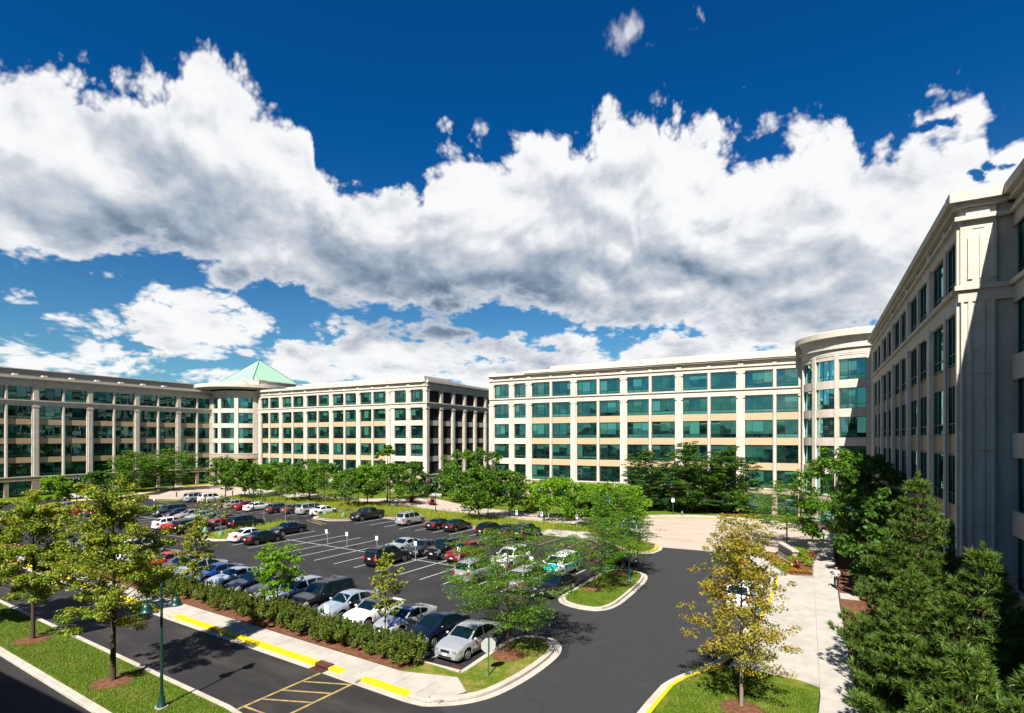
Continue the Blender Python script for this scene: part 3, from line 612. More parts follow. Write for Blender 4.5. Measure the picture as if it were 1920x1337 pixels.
# --- B: long wing facing the camera
B = thing('office_building', 'long cream office wing facing the car park behind the turning circle and dark trees', 'building', (0,0,0))
FB = Facade(-57.5, 94.7, 0, B)
def ub(l, o): return [(a-o, b-o, p) for a, b, p in l]
winsB = [(-56.3,-53.0,'S'),(-51.7,-49.3,'N'),(-47.83,-44.04,'L'),(-43.48,-39.67,'R'),(-38.38,-34.54,'L'),(-33.92,-30.05,'R'),(-28.75,-24.9,'L'),(-24.34,-20.36,'R'),(-19.03,-15.1,'L'),(-14.55,-10.62,'R'),(-9.27,-5.23,'L'),(-4.7,-1.66,'N')]
wideB = [(-57.5+.5,1.3),(-52.35,1.2),(-48.5,1.3),(-39.02,1.28),(-29.4,1.28),(-19.7,1.3),(-9.95,1.3),(-.95,1.4)]
thinB = [(-43.76,.56),(-34.23,.56),(-24.63,.56),(-14.83,.56),(-4.97,.56)]
facade(FB, 0, 56.6, ub(winsB,-57.5), [(u+57.5,w_) for u,w_ in wideB], [(u+57.5,w_) for u,w_ in thinB], white=[(0,8.3)])
core(FB, .3, 60, 26)
FB.box('cornice', 8.3, 56.4, -4.0, .72, 24.9, 25.45, PRECAST); FB.box('parapet', 13.6, 56.3, -6, -.1, 25.45, 26.1, PRECAST)
FBs = Facade(-57.5, 121, -math.pi/2, B)   # west end wall
FBs.box('wall', 0, 26.3, -.5, 0, 0, 24.6, PRECAST); FBs.box('cornice', 0, 26.3, -.5, .55, 24.68, 25.2, PRECAST)
# --- A: right wing, far stretch
A = thing('office_building', 'shaded cream office wing along the right edge, behind the pine trees', 'building', (0,0,0))
FA = Facade(7.1, 87, -math.pi/2, A)
wp = [83.3, 73.95, 64.55, 55.1, 45.75]; tp = [78.6, 69.25, 59.8, 50.45, 41.1]
winsA = []
for i, y in enumerate(wp):
    a, b = 87-y+.68, 87-tp[i]-.28; winsA.append((a, b, 'N')); nx = wp[i+1]+.68 if i < 4 else 37.95
    winsA.append((87-tp[i]+.28, 87-nx, 'N'))
facade(FA, 2.2, 49.0, winsA, [(87-y,1.36) for y in wp]+[(3.0,1.0)], [(87-y,.56) for y in tp], wn_=-.14)
core(FA, 0, 49.2, 24)
FA.box('wall', .0, 2.4, -.5, 0, 0, 24.6, PRECAST)
# tower pier where the wing steps back
FT = Facade(7.1, 37.35, 0, A)
zs = [0, 3.4, 7.4, 11.4, 15.5, 19.5]
for a, b in zip(zs, zs[1:]):
    FT.box('wall', -.02, 1.5, -1.0, 0, a+.012, b-.012, PRECAST)
    FT.box('reveal', .0, .12, 0, .10, a+.012, b-.012, PRECAST); FT.box('reveal', .30, .50, 0, .07, a+.012, b-.012, PRECAST); FT.box('reveal', .78, 1.02, 0, .06, a+.012, b-.012, PRECAST); FT.box('reveal', 1.3, 1.42, 0, .08, a+.012, b-.012, PRECAST)
FT.box('wall', -.02, 1.5, -1.0, 0, 19.5, 24.6, PRECAST)
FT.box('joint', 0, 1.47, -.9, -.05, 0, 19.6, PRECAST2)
FT.box('panel', .28, .5, 0, .09, 20.6, 22.8, PRECAST); FT.box('panel', 1.28, 1.5, 0, .09, 20.6, 23.2, PRECAST); FT.box('panel', .78, .9, 0, .05, 20.6, 23.0, PRECAST)
FT.box('panel', .42, 1.05, 0, .05, 16.8, 18.9, PRECAST); FT.box('panel', .5, 1.0, 0, .04, 23.3, 23.36, PRECAST); FT.box('panel', .2, 1.2, 0, .1, 24.02, 24.4, PRECAST)
FT.box('belt_ledge', -.3, 2.3, 0, .24, 20.02, 20.27, PRECAST); FT.box('belt_course', -.12, 2.3, 0, .08, 19.4, 20.02, PRECAST); FT.box('moulding', -.3, 2.3, 0, .26, 23.75, 23.97, PRECAST)
FT.box('cornice', -.32, 2.3, -.5, .32, 24.45, 24.68, PRECAST); FT.box('cornice', -.57, 2.6, -.5, .57, 24.68, 25.2, PRECAST)
# pilaster wrapping the corner on the long face
for a, b in zip(zs[1:], zs[2:]+[0]):
    if b > a: FA.box('reveal', 49.2, 49.55, -.4, .16, a+.012, b-.012, PRECAST)
FA.box('reveal', 49.2, 49.55, -.4, .16, 20.3, 23.5, PRECAST); FA.box('wall', 48.95, 49.62, -.5, .0, 0, 24.6, PRECAST)
# near stretch of the same wing
FN = Facade(9.3, 37.3, -math.pi/2, A)
FT.box('wall', 1.5, 2.6, -1.0, -.22, 0, 24.6, PRECAST)
wn = []; 
for k in range(5):
    a = .35+k*9.4; wn += [(a, a+3.9, 'L'), (a+4.5, a+8.1, 'R')]
facade(FN, -.4, 49, wn, [(.35+k*9.4+8.75, 1.3) for k in range(5)], [(.35+k*9.4+4.2, .56) for k in range(5)], tan=PRECAST, wn_=-.10)
for k in range(10):
    for r in range(3): 
        a = wn[k][0]; FN.box('spandrel', a-.05, a+4.1, -.2, .18, ZR[r]+2.85-.05, ZR[r+1]+.05, PRECAST)
core(FN, 0, 49.5, 24)
# --- C: left wing
C_ = thing('office_building', 'brown banded office wing at the far left, seen at a slant across the car park', 'building', (0,0,0))
FC = Facade(-143, 0, math.pi/2, C_, GLASS_DIM)
winsC = []; wideC = []; thinC = []
for c in [-7.0, 2.85, 12.7, 22.5, 32.1, 41.8, 51.45, 61.27, 71.07, 80.9]:
    wideC.append((c, 1.30)); thinC.append((c+4.87, .52)); winsC += [(c+.68, c+4.6, 'L' if c < 80 else 'S'), (c+5.13, c+9.1 if c < 80 else 89.2, 'R' if c < 80 else 'N')]
wideC.append((89.9, 1.3))
facade(FC, -8, 90.4, winsC, wideC, thinC)
core(FC, -8, 96, 24)
FC.box('roof_screen', -8, 86, -4.5, -2.2, 24.9, 26.75, SCREEN); FC.box('screen_cap', -8, 86, -4.6, -2.0, 26.75, 26.9, PRECAST)
for k in range(18): FC.box('vent_box', -6+k*4.9, -5.2+k*4.9, -1.5, -.4, 25.2, 25.65, PRECAST)
# --- D: middle left wing
D_ = thing('office_building', 'cream office wing left of centre, between the round entrance bay and the gap', 'building', (0,0,0))
FD = Facade(-131.2, 95, 0, D_, GLASS_DIM)
winsD = [(-129.07,-126.65,'N'),(-125.9,-122.39,'S')]; wideD = [(-130.1,1.2)]; thinD = [(-126.28,.55)]
for c in (-121.7,-112.4,-103.2,-94.19):
    wideD.append((c, 1.3)); thinD.append((c+4.47, .6)); winsD += [(c+.68, c+4.15, 'L'), (c+4.78, c+8.35 if c > -95 else c+8.2, 'R')]
wideD += [(-84.95,1.3),(-78.97,1.3),(-74.3,1.1)]; winsD += [(-82.98,-79.66,'S'),(-78.28,-75.02,'S')]
facade(FD, 0, 57.3, [(a+131.2, b+131.2, p) for a, b, p in winsD], [(u+131.2, w_) for u, w_ in wideD], [(u+131.2, w_) for u, w_ in thinD], white=[(47,58)])
FD.box('recess', 46.95, 48.1, -.5, -.1, 0, 24.4, PRECAST)
core(FD, .3, 57.0, 30)
FD.box('parapet', 12, 46.0, -3, .3, 25.2, 25.5, PRECAST); FD.box('roof_screen', 14, 54.2, -14, -3.2, 24.9, 26.5, PRECAST)
FDs = Facade(-73.9, 95, math.pi/2, D_, GLASS_DIM)
ws = [(1.4,4.84,'S'),(6.27,9.66,'S'),(11.17,14.44,'S'),(15.95,19.19,'S'),(20.8,24.13,'S'),(25.8,29.2,'S')]
facade(FDs, 0, 32, ws, [(.6,1.1)]+[(w_[1]+.72,1.3) for w_ in ws], [], tan=PRECAST)
# --- round bays at the inner corners
def arc(m, cx, cy, a0, a1, r0, r1, z0, z1, n):
    vs = []; fs = []
    for i in range(n+1):
        a = a0+(a1-a0)*i/n; c, s_ = math.cos(a), math.sin(a)
        vs += [(cx+r0*c, cy+r0*s_, z0), (cx+r1*c, cy+r1*s_, z0), (cx+r1*c, cy+r1*s_, z1), (cx+r0*c, cy+r0*s_, z1)]
    for i in range(n):
        for k in range(4): fs.append((i*4+k, (i+1)*4+k, (i+1)*4+(k+1)%4, i*4+(k+1)%4)[::-1])
    fs += [(0,1,2,3)[::-1], (n*4, n*4+1, n*4+2, n*4+3)]
    return m.add(vs, fs)
def arcobj(name, par, cx, cy, a0, a1, r0, r1, z0, z1, mat, n=None):
    n = n or max(2, int(abs(a1-a0)/R(4))+1); return arc(MB(), cx, cy, a0, a1, r0, r1, z0, z1, n).obj(name, mat, par, smooth=35)
def rotunda(par, cx, cy, rr, A0, A1, bays, top, entrance, base_tan):
    # bays: [(a0,a1)] degrees of the window openings
    aa = [A0]+[x for b in bays for x in b]+[A1]
    for k in range(0, len(aa), 2):
        a, b = R(aa[k]), R(aa[k+1])
        for z0, z1 in ((8.27 if entrance else 4.27,12.27),(12.27,16.27),(16.27,19.3),(19.3,23.9)): arcobj('pier', par, cx, cy, a, b, rr-.6, rr+.06, z0+.012, z1-.012, PRECAST)
        arcobj('stone_pier', par, cx, cy, a, b, rr-.6, rr+.16, 0, 8.1 if entrance else 3.3, STONE)
    for (a, b) in bays:
        a_, b_ = R(a), R(b)
        for r in range(1 if entrance else 0, 5):
            z0, z1 = ZR[r], ZR[r]+2.85
            if r < 4: arcobj('spandrel', par, cx, cy, a_, b_, rr-.6, rr-.08, z1, ZR[r+1], PRECAST)
            m = MB(); arc(m, cx, cy, a_, b_, rr-.42, rr-.32, z0, z0+.06, 6); arc(m, cx, cy, a_, b_, rr-.42, rr-.32, z1-.06, z1, 6); arc(m, cx, cy, a_, b_, rr-.415, rr-.325, z0+.6, z0+.65, 6)
            e = [a_+(b_-a_)*t for t in (0,.34,.67,1)]
            for t in e: arc(m, cx, cy, t-.003, t+.003, rr-.43, rr-.31, z0+.05, z1-.05, 1)
            wo = m.obj('window', FRAME, par)
            for s0, s1 in zip(e, e[1:]):
                o = arcobj('pane', wo, cx, cy, s0+.004, s1-.004, rr-.40, rr-.37, z0+.66, z1-.06, GLASS, 2)
                o = arcobj('pane', wo, cx, cy, s0+.004, s1-.004, rr-.40, rr-.37, z0+.06, z0+.6, GLASS, 2)
        arcobj('lintel', par, cx, cy, a_, b_, rr-.6, rr-.05, 23.12, 23.6, PRECAST); arcobj('lintel_panel', par, cx, cy, a_, b_, rr-.6, rr-.0, 21.9+1.75, 23.9, PRECAST)
    a, b = R(A0), R(A1)
    arcobj('core', par, cx, cy, a, b, .5, rr-.5, 0, 25.3, CORE, 20)
    arcobj('frieze', par, cx, cy, a, b, rr-.6, rr+.03, 23.9, 24.6, PRECAST); arcobj('moulding', par, cx, cy, a, b, rr-.6, rr+.3, 24.6, 24.85, PRECAST)
    arcobj('frieze', par, cx, cy, a, b, rr-.6, rr+.04, 24.85, top-1.3, PRECAST)
    if entrance:
        arcobj('base_course', par, cx, cy, a, b, rr-.6, rr+.25, 6.9, 8.15, STONE); arcobj('sill_course', par, cx, cy, a, b, rr-.6, rr+.33, 8.15, 8.3, PRECAST)
        for i in range(10):
            t0, t1 = a+(b-a)*(.1+.08*i), a+(b-a)*(.1+.08*i+.078); arcobj('door_glass', par, cx, cy, t0, t1, rr-2.2, rr-2.15, .1, 6.8, GLASS, 2)
    else:
        arcobj('base_course', par, cx, cy, a, b, rr-.6, rr+.18, 3.32, 4.08, STONE); arcobj('sill_course', par, cx, cy, a, b, rr-.6, rr+.28, 4.08, 4.27, PRECAST)
        for (p, q_) in bays: arcobj('window', par, cx, cy, R(p), R(q_), rr-.5, rr-.4, 0, 3.3, GLASS, 4)
def disc(par, cx, cy, r0, r1, top, seg=48):
    MB().lathe([(r0-.4, -1.3),(r0, -1.3),(r0,-.95),(r1,-.9),(r1,-.08),(r1-.1,0)], seg, 'Z', (cx, cy, top)).obj('cornice', PRECAST, par, smooth=30)
AB = thing('round_bay', 'round cream corner bay where the facing wing meets the shaded right wing', 'building', (0,0,0))
rotunda(AB, 7.1, 95.2, 8.35, 180, 272, [(193,214.5),(219,240),(243.5,266.3)], 27.1, False, True)
disc(AB, 7.1, 95.2, 8.6, 9.2, 27.1)
CDc = (-138.8, 96.6); CD = thing('round_bay', 'round entrance bay with the number above its doorway, under the green pyramid roof', 'building', (0,0,0))
rotunda(CD, CDc[0], CDc[1], 8.0, -124, -9, [(-112,-88),(-80,-53),(-46,-20)], 26.3, True, True)
disc(CD, -140.5, 97.5, 10.8, 12.2, 26.75)
# green pyramid over the entrance
F0 = (-142.5, 101.8)
PR = thing('roof_pavilion', 'pale green metal pyramid roof on a low cream penthouse', 'roof', (-150.3, 109.6, 25.7))
m = MB(); m.box(-7.5,7.5,-7.5,7.5,0,3.75); m.obj('penthouse', PRECAST, PR)
hz = 29.5-25.7; az_ = 36.7-25.7; s_ = 7.85
for k in range(4):      # four roof faces of standing seam sheets
    a = k*math.pi/2; c, sn = math.cos(a), math.sin(a)
    m = MB(); p0 = Vector((-s_,-s_,hz)); p1 = Vector((s_,-s_,hz)); ap = Vector((0,0,az_)); th_ = Vector((0,0,-.15))
    m.add([p0,p1,ap,p0+th_,p1+th_,ap+th_], [(0,1,2),(5,4,3),(0,3,4,1),(1,4,5,2),(2,5,3,0)])
    for t in np.linspace(.06,.94,15):
        b0 = p0.lerp(p1, t); top_ = min(t, 1-t)*2; b1 = Vector((b0.x*(1-top_) if False else b0.x, -s_*(1-top_), hz+(az_-hz)*top_))
        m.add([b0+Vector((-.03,-.02,.02)), b0+Vector((.03,-.02,.02)), b1+Vector((.03,-.02,.06)), b1+Vector((-.03,-.02,.06)), b0+Vector((0,-.05,.08)), b1+Vector((0,-.05,.1))], [(0,4,5,3),(4,1,2,5)])
    o = m.obj('roof_face', COPPER, PR); o.rotation_euler = (0,0,a)
    m = MB(); m.tube([(-s_,-s_,hz+.05),(0,0,az_+.05)], .09, 5); o = m.obj('ridge', DGREEN, PR); o.rotation_euler = (0,0,a)
MB().box(-8.0,8.0,-8.0,8.0,hz-.25,hz-.02).obj('eaves', PRECAST, PR)
PH = thing('roof_screen', 'plain cream roof screen box standing just in front of the green pyramid', 'roof', (0,0,0))
FP = Facade(-153, 98.6, 0, PH); FP.box('wall', 0, 17.5, -2.6, 0, 26.6, 28.6, PRECAST); FP.box('cap', -.1, 17.6, -2.7, .1, 28.6, 28.75, PRECAST); FP.box('vent', 9.3, 9.9, -1.2, -.5, 28.75, 29.3, PRECAST)
for u in (8.5,14): MB().lathe([(.32,0),(.32,.5),(.2,.62)], 10, 'Z', (-153+u+4, 97.5, 28.75)).obj('roof_vent', SIGNW, PH)
# number over the entrance
def text(body, size, mat, parent, loc, rot, ext=.01, name='lettering', sx=1.):
    cu = bpy.data.curves.new(name, 'FONT'); cu.body = body; cu.size = size; cu.extrude = ext; cu.align_x = 'CENTER'; cu.align_y = 'CENTER'
    cu.materials.append(mat); cu.resolution_u = 2; t = bpy.data.objects.new(name, cu); COL.objects.link(t)
    bpy.context.view_layer.update(); me = bpy.data.meshes.new_from_object(t.evaluated_get(bpy.context.evaluated_depsgraph_get()))
    bpy.data.objects.remove(t); bpy.data.curves.remove(cu); me.name = name
    o = bpy.data.objects.new(name, me); o.location = loc; o.rotation_euler = rot; o.scale = (sx,1,1)
    return link(o, parent)
a = R(-66); text('28', 1.0, SIGNK, CD, (CDc[0]+8.28*math.cos(a), CDc[1]+8.28*math.sin(a), 7.5), (R(90),0,a+R(90)), .03, 'number')
# parking garage that the photograph was taken from: it throws the shadow over the lower drive
GA = thing('parking_garage', 'concrete parking garage standing behind the lower drive, out of the frame', 'garage', (0,0,0))
GAp = GA
MB().box(-110,-5,-62,-.3,0,12.3).obj('deck', PRECAST, GA)
for k in range(4): MB().box(-110.2,-4.8,-62,-.1,1.0+k*3.1,2.1+k*3.1).obj('parapet', CORE, GA)
MB().box(-110,-4.8,-.6,-.12,12.3,12.9).obj('parapet', PRECAST, GA)
# woods on the horizon, all round (seen mirrored in the glazing)
m = MB(); n = 260; vs = []; fs = []
for i in range(n):
    a = 2*math.pi*i/n; r = 330+rng.uniform(-25,25); h = 13+rng.uniform(0,7)+4*math.sin(a*9)
    vs += [(r*math.cos(a)-60, r*math.sin(a)+40, -1), ((r-2)*math.cos(a)-60, (r-2)*math.sin(a)+40, h*.75), ((r+8)*math.cos(a)-60, (r+8)*math.sin(a)+40, h), ((r+30)*math.cos(a)-60, (r+30)*math.sin(a)+40, -1)]
for i in range(n):
    for k in range(3): fs.append((i*4+k, ((i+1)%n)*4+k, ((i+1)%n)*4+k+1, i*4+k+1)[::-1])
o = m.add(vs, fs).obj('distant_woods', pm('distant_foliage', (.03,.055,.015), .95, .1, .5, .1, bump=1., bscale=.5)); o['kind'] = 'stuff'
# ------------------------------------------------------------------ cars
def paint(name, c, metal=.0, rough=.32):
    m, g, b = newmat(name); b.inputs['Base Color'].default_value = tuple(v*.72 for v in c)+(1,); b.inputs['Metallic'].default_value = metal; b.inputs['Roughness'].default_value = rough
    b.inputs['Coat Weight'].default_value = .8; b.inputs['Coat Roughness'].default_value = .04; return m
PAINT = {'silver': paint('silver_paint', (.66,.68,.70), .65, .3), 'bluesilver': paint('pale_blue_silver_paint', (.58,.66,.76), .65, .3), 'white': paint('white_paint', (.78,.78,.76)),
  'black': paint('black_paint', (.006,.006,.007)), 'navy': paint('navy_paint', (.002,.0045,.016), .1), 'blue': paint('blue_paint', (.015,.05,.22), .3), 'red': paint('red_paint', (.42,.012,.01)),
  'darkred': paint('dark_red_paint', (.20,.008,.012), .2), 'grey': paint('grey_paint', (.14,.14,.15), .5), 'darkgrey': paint('dark_grey_paint', (.045,.047,.052), .4), 'beige': paint('beige_paint', (.42,.38,.31), .4),
  'green': paint('dark_green_paint', (.008,.075,.06), .2), 'taupe': paint('taupe_paint', (.10,.085,.07), .4), 'lightblue': paint('light_blue_paint', (.38,.50,.56), .4), 'teal': paint('teal_paint', (.01,.50,.50)), 'softtop': paint('black_canvas', (.035,.034,.04), 0, .8)}
CGLASS = paint('car_glass', (.003,.010,.013), 0, .03); CGLASS.node_tree.nodes['Principled BSDF'].inputs['Specular IOR Level'].default_value = .3
TYRE = pm('tyre_rubber', (.012,.012,.012), .85, .2); RIM = paint('alloy_rim', (.45,.45,.46), .7, .35)
HEADL = paint('headlight_lens', (.40,.41,.42), .5, .12); TAILL = paint('taillight_lens', (.38,.006,.006), 0, .2); PLATE = pm('number_plate', (.75,.75,.75), .5, .4)
TRIM = pm('black_plastic_trim', (.012,.012,.013), .5, .4); CHROME = paint('chrome', (.7,.7,.7), .9, .15); SEAM = pm('panel_gap', (.004,.004,.004), .9, .1)
SPEC = {
 'sedan': dict(L=4.55, W=1.76, sill=.22, wr=.32, wx=(-1.33,1.36), top=[(-2.275,.74),(-2.2,.98),(-1.72,1.04),(-1.5,1.07),(-.92,1.38),(-.5,1.455),(.05,1.47),(.42,1.41),(1.08,1.0),(1.65,.90),(2.1,.75),(2.275,.58)], belt=(.99,.94), ws=(.44,1.06), rw=(-1.48,-.94), sw=(-1.28,.88), pil=(-.22,), seam=(-1.0,-.2,.9)),
 'coupe': dict(L=4.5, W=1.78, sill=.2, wr=.33, wx=(-1.30,1.38), top=[(-2.25,.74),(-2.15,.97),(-1.7,1.02),(-1.5,1.05),(-.8,1.30),(-.4,1.37),(.0,1.385),(.35,1.33),(1.0,.97),(1.6,.88),(2.05,.74),(2.25,.55)], belt=(.97,.92), ws=(.37,.98), rw=(-1.46,-.82), sw=(-1.1,.78), pil=(-.45,), seam=(-.5,.85)),
 'hatch': dict(L=4.5, W=1.8, sill=.24, wr=.33, wx=(-1.32,1.36), top=[(-2.25,.7),(-2.2,1.0),(-2.0,1.15),(-1.55,1.45),(-1.1,1.53),(.05,1.55),(.42,1.47),(1.12,1.04),(1.7,.94),(2.1,.78),(2.25,.58)], belt=(1.05,.97), ws=(.44,1.08), rw=(-1.98,-1.56), sw=(-1.75,.92), pil=(-1.05,-.2), seam=(-1.05,-.2,.92)),
 'suv': dict(L=4.7, W=1.9, sill=.32, wr=.37, wx=(-1.4,1.42), top=[(-2.35,.66),(-2.32,1.12),(-2.12,1.62),(-1.9,1.74),(-.4,1.80),(.2,1.79),(.52,1.70),(1.08,1.18),(1.9,1.07),(2.22,.92),(2.35,.66)], belt=(1.16,1.12), ws=(.54,1.05), rw=(-2.28,-2.0), sw=(-2.0,.9), pil=(-1.15,-.2), seam=(-1.15,-.2,.92), rack=True),
 'minivan': dict(L=5.0, W=1.96, sill=.26, wr=.34, wx=(-1.5,1.52), top=[(-2.5,.66),(-2.46,1.1),(-2.28,1.62),(-2.05,1.73),(-.4,1.77),(.3,1.75),(.66,1.66),(1.5,1.12),(2.1,.98),(2.4,.76),(2.5,.56)], belt=(1.10,1.06), ws=(.7,1.46), rw=(-2.42,-2.1), sw=(-2.15,1.2), pil=(-1.15,.05), seam=(-1.15,.05,1.15)),
 'pickup': dict(L=5.6, W=1.98, sill=.36, wr=.40, wx=(-1.75,1.85), top=[(-2.8,.66),(-2.78,1.14),(-1.3,1.16),(-1.24,1.2),(-1.05,1.76),(.2,1.86),(.55,1.83),(.82,1.74),(1.3,1.24),(2.45,1.12),(2.72,.98),(2.8,.64)], belt=(1.18,1.16), ws=(.84,1.28), rw=(-1.22,-1.08), sw=(-1.0,1.1), pil=(-.05,), seam=(-1.05,-.05,1.15)),
 'jeep': dict(L=4.3, W=1.8, sill=.42, wr=.40, wx=(-1.3,1.35), top=[(-2.15,.66),(-2.13,1.2),(-2.08,1.82),(-1.9,1.86),(.3,1.86),(.5,1.80),(.74,1.22),(1.95,1.12),(2.1,1.04),(2.15,.6)], belt=(1.2,1.18), ws=(.52,.72), rw=(-2.12,-2.09), sw=(-1.95,.46), pil=(-1.0,-.15), seam=(-1.0,-.15,.7)),
}
def interp(pts, x): return float(np.interp(x, [p[0] for p in pts], [p[1] for p in pts]))
def carmesh(kind, rooftop=False):
    sp = SPEC[kind]; hl = sp['L']/2; hw = sp['W']/2; wr = sp['wr']; bx = kind in ('jeep',)
    xs = set(np.round(np.arange(-hl, hl+.001, .09), 3)) | {p[0] for p in sp['top']} | set(sp['ws']) | set(sp['rw']) | set(sp['sw'])
    for p in sp['pil']: xs |= {p-.05, p+.05}
    for c in sp['wx']: xs |= {round(c+t*(wr+.07), 3) for t in (-1,-.92,-.75,-.4,0,.4,.75,.92,1)}
    xs = sorted(x for x in xs if -hl <= x <= hl); xs2 = [xs[0]]
    for x in xs[1:]:
        if x-xs2[-1] > .012: xs2.append(x)
    xs = xs2; top = sp['top']; rings = []
    for x in xs:
        T = interp(top, x)
        # soften the profile
        T = .5*T+.25*(interp(top, x-.05)+interp(top, x+.05)) if -hl+.1 < x < hl-.1 and not bx else T
        e = min((hl-x), (x+hl)); pf = 1-.17*(1-min(1, e/.42))**2.2-.02*(abs(x)/hl)**2 if not bx else 1-.05*(1-min(1, e/.2))**2
        w_ = hw*pf; hb = min(interp([(-hl, sp['belt'][0]), (hl*.5, sp['belt'][1]), (hl, sp['belt'][1])], x), T-.015)
        zs_ = sp['sill']
        if e < .12: zs_ += .05
        arch = 0
        for c in sp['wx']:
            d = abs(x-c); ra = wr+.07
            if d < ra: arch = max(arch, wr+math.sqrt(ra*ra-d*d)*.98)
        z0 = max(zs_, arch); z1 = max(zs_+.12, arch+.02); mid = max(zs_+(hb-zs_)*.56, z1+.02); cab = T-hb
        wr_ = w_*.93-max(0, cab)*(.30 if not bx else .10)
        r = [(w_*.93, z0), (w_*.99, z1), (w_*1.0+ (.012 if arch else 0), mid), (w_*.985, max(hb-.07, mid+.005)), (w_*.93, hb),
             (wr_+.0 if cab > .15 else w_*.86, T-(.05 if cab > .15 else .012)), ((wr_-.09) if cab > .15 else w_*.74, T-.012), (w_*.42, T+.008), (0, T+.018)]
        rings.append(r)
    V = []; nI = len(rings[0])
    for x, r in zip(xs, rings):
        V += [(x, -y, z) for y, z in r]+[(x, y, z) for y, z in r[:-1][::-1]]      # from left... -y to +y over the roof
    M = 2*nI-1; parts = {}
    def put(nm, f): parts.setdefault(nm, []).append(f)
    for i in range(len(xs)-1):
        xm = (xs[i]+xs[i+1])/2; cab = min(rings[i][5][1]-rings[i][4][1], rings[i+1][5][1]-rings[i+1][4][1])
        cabx = max(rings[i][5][1]-rings[i][4][1], rings[i+1][5][1]-rings[i+1][4][1])
        for j in range(M-1):
            f = (i*M+j, (i+1)*M+j, (i+1)*M+j+1, i*M+j+1)[::-1]; jj = j if j < nI-1 else M-2-j; side = 'r' if j < nI-1 else 'l'
            nm = 'body'
            if jj == 4 and cab > .12 and sp['sw'][0] < xm < sp['sw'][1] and not any(abs(xm-p) < .05 for p in sp['pil']):
                k = sum(xm > p for p in sp['pil']); nm = 'side_window_%s%d' % (side, k)
            elif jj >= 6 and sp['ws'][0] < xm < sp['ws'][1] and cabx > .05: nm = 'windshield'
            elif jj >= 6 and sp['rw'][0] < xm < sp['rw'][1]: nm = 'rear_window'
            elif rooftop and jj >= 4 and sp['rw'][0]-.1 < xm < sp['ws'][0]: nm = 'soft_top'
            put(nm, f)
    put('body', tuple(range(M))); b0 = (len(xs)-1)*M; put('body', tuple(b0+k for k in range(M))[::-1])
    out = {}
    for nm, fs in parts.items():
        used = sorted({v for f in fs for v in f}); mp = {v: k for k, v in enumerate(used)}
        me = bpy.data.meshes.new(nm); me.from_pydata([V[v] for v in used], [], [tuple(mp[v] for v in f) for f in fs])
        me.materials.append(CGLASS if 'window' in nm or nm == 'windshield' else PAINT['softtop'] if nm == 'soft_top' else PAINT['silver'])
        me.polygons.foreach_set('use_smooth', [True]*len(me.polygons)); me.set_sharp_from_angle(angle=R(38)); me.update(); out[nm] = me
    # lamps, seams etc. lifted a little off the body skin
    def patch(nm, cond, mat, off=.008, key=None):
        groups = {}
        for i in range(len(xs)-1):
            xm = (xs[i]+xs[i+1])/2
            for j in range(M-1):
                jj = j if j < nI-1 else M-2-j; side = 'r' if j < nI-1 else 'l'
                if cond(xm, jj): groups.setdefault(side if key is None else key, []).append([V[k] for k in (i*M+j+1, (i+1)*M+j+1, (i+1)*M+j, i*M+j)])
        for gk, qs in groups.items():
            m = MB()
            for q_ in qs:
                a, b, c, d = map(Vector, q_); nrm = (c-a).cross(d-b); nrm = nrm.normalized() if nrm.length > 1e-7 else Vector((0,0,1))
                cen = (a+b+c+d)/4
                if nrm.dot(cen-Vector((cen.x*.6, 0, .5))) < 0: nrm = -nrm
                m.add([v+nrm*off for v in (a,b,c,d)], [(0,1,2,3)])
            out['%s|%s' % (nm, gk)] = m.mesh(nm, mat)
    patch('headlight', lambda x, j: hl-.40 < x and j in (2,) or (hl-.30 < x and j == 3), HEADL)
    tall = kind in ('suv','minivan','jeep','pickup')
    patch('taillight', lambda x, j: x < -hl+(.12 if tall else .26) and j in (2,3), TAILL)
    if kind == 'minivan':
        patch('teal_panel', lambda x, j: (x > 1.5 and j >= 6) or (j == 2 and -1.9 < x < 1.1) or (j == 3 and -2.3 < x < -.9), PAINT['teal'], .006, 'decal')
    # front and rear fittings
    zb = sp['belt'][1]; zf = interp(top, hl-.02); z_mid = sp['sill']+.33
    wf = hw*.80
    def bx_(nm, mat, *a): out[nm] = MB().box(*a).mesh(nm, mat)
    bx_('grille', TRIM, hl-.03, hl+.015, -wf*.42, wf*.42, z_mid+.02, min(z_mid+.16, zf+.1))
    bx_('lower_grille', TRIM, hl-.03, hl+.012, -wf*.62, wf*.62, sp['sill']+.07, sp['sill']+.17)
    bx_('front_plate', PLATE, hl, hl+.03, -.16, .16, sp['sill']+.18, sp['sill']+.31)
    zr = .62 if not tall else .80
    bx_('rear_plate', PLATE, -hl-.025, -hl+.02, -.16, .16, zr, zr+.15)
    for sd, nm in ((1,'a'),(-1,'b')):
        z_lo, z_hi = (.66,.86) if not tall else (.78,1.08)
        z_hi = min(z_hi, interp(top, -hl+.01)+.28)
        out['taillight|e'+nm] = MB().box(-hl-.012, -hl+.05, *(sorted((sd*hw*.50, sd*hw*.80)) if not tall else sorted((sd*hw*.62, sd*hw*.82))), z_lo, z_hi).mesh('taillight', TAILL)
        out['headlight|e'+nm] = MB().box(hl-.06, hl+.012, *sorted((sd*hw*.52, sd*hw*.79)), z_mid+.08, z_mid+.19).mesh('headlight', HEADL)
        m = MB(); xm = sp['sw'][1]-.05; ym = sd*(hw*1.0+.10); m.lathe([(.02,-.10),(.07,-.07),(.085,0),(.07,.06),(.02,.09)], 6, 'Y', (xm, ym, zb+.10)); out['mirror|'+nm] = m.mesh('mirror', PAINT['silver'], 50)
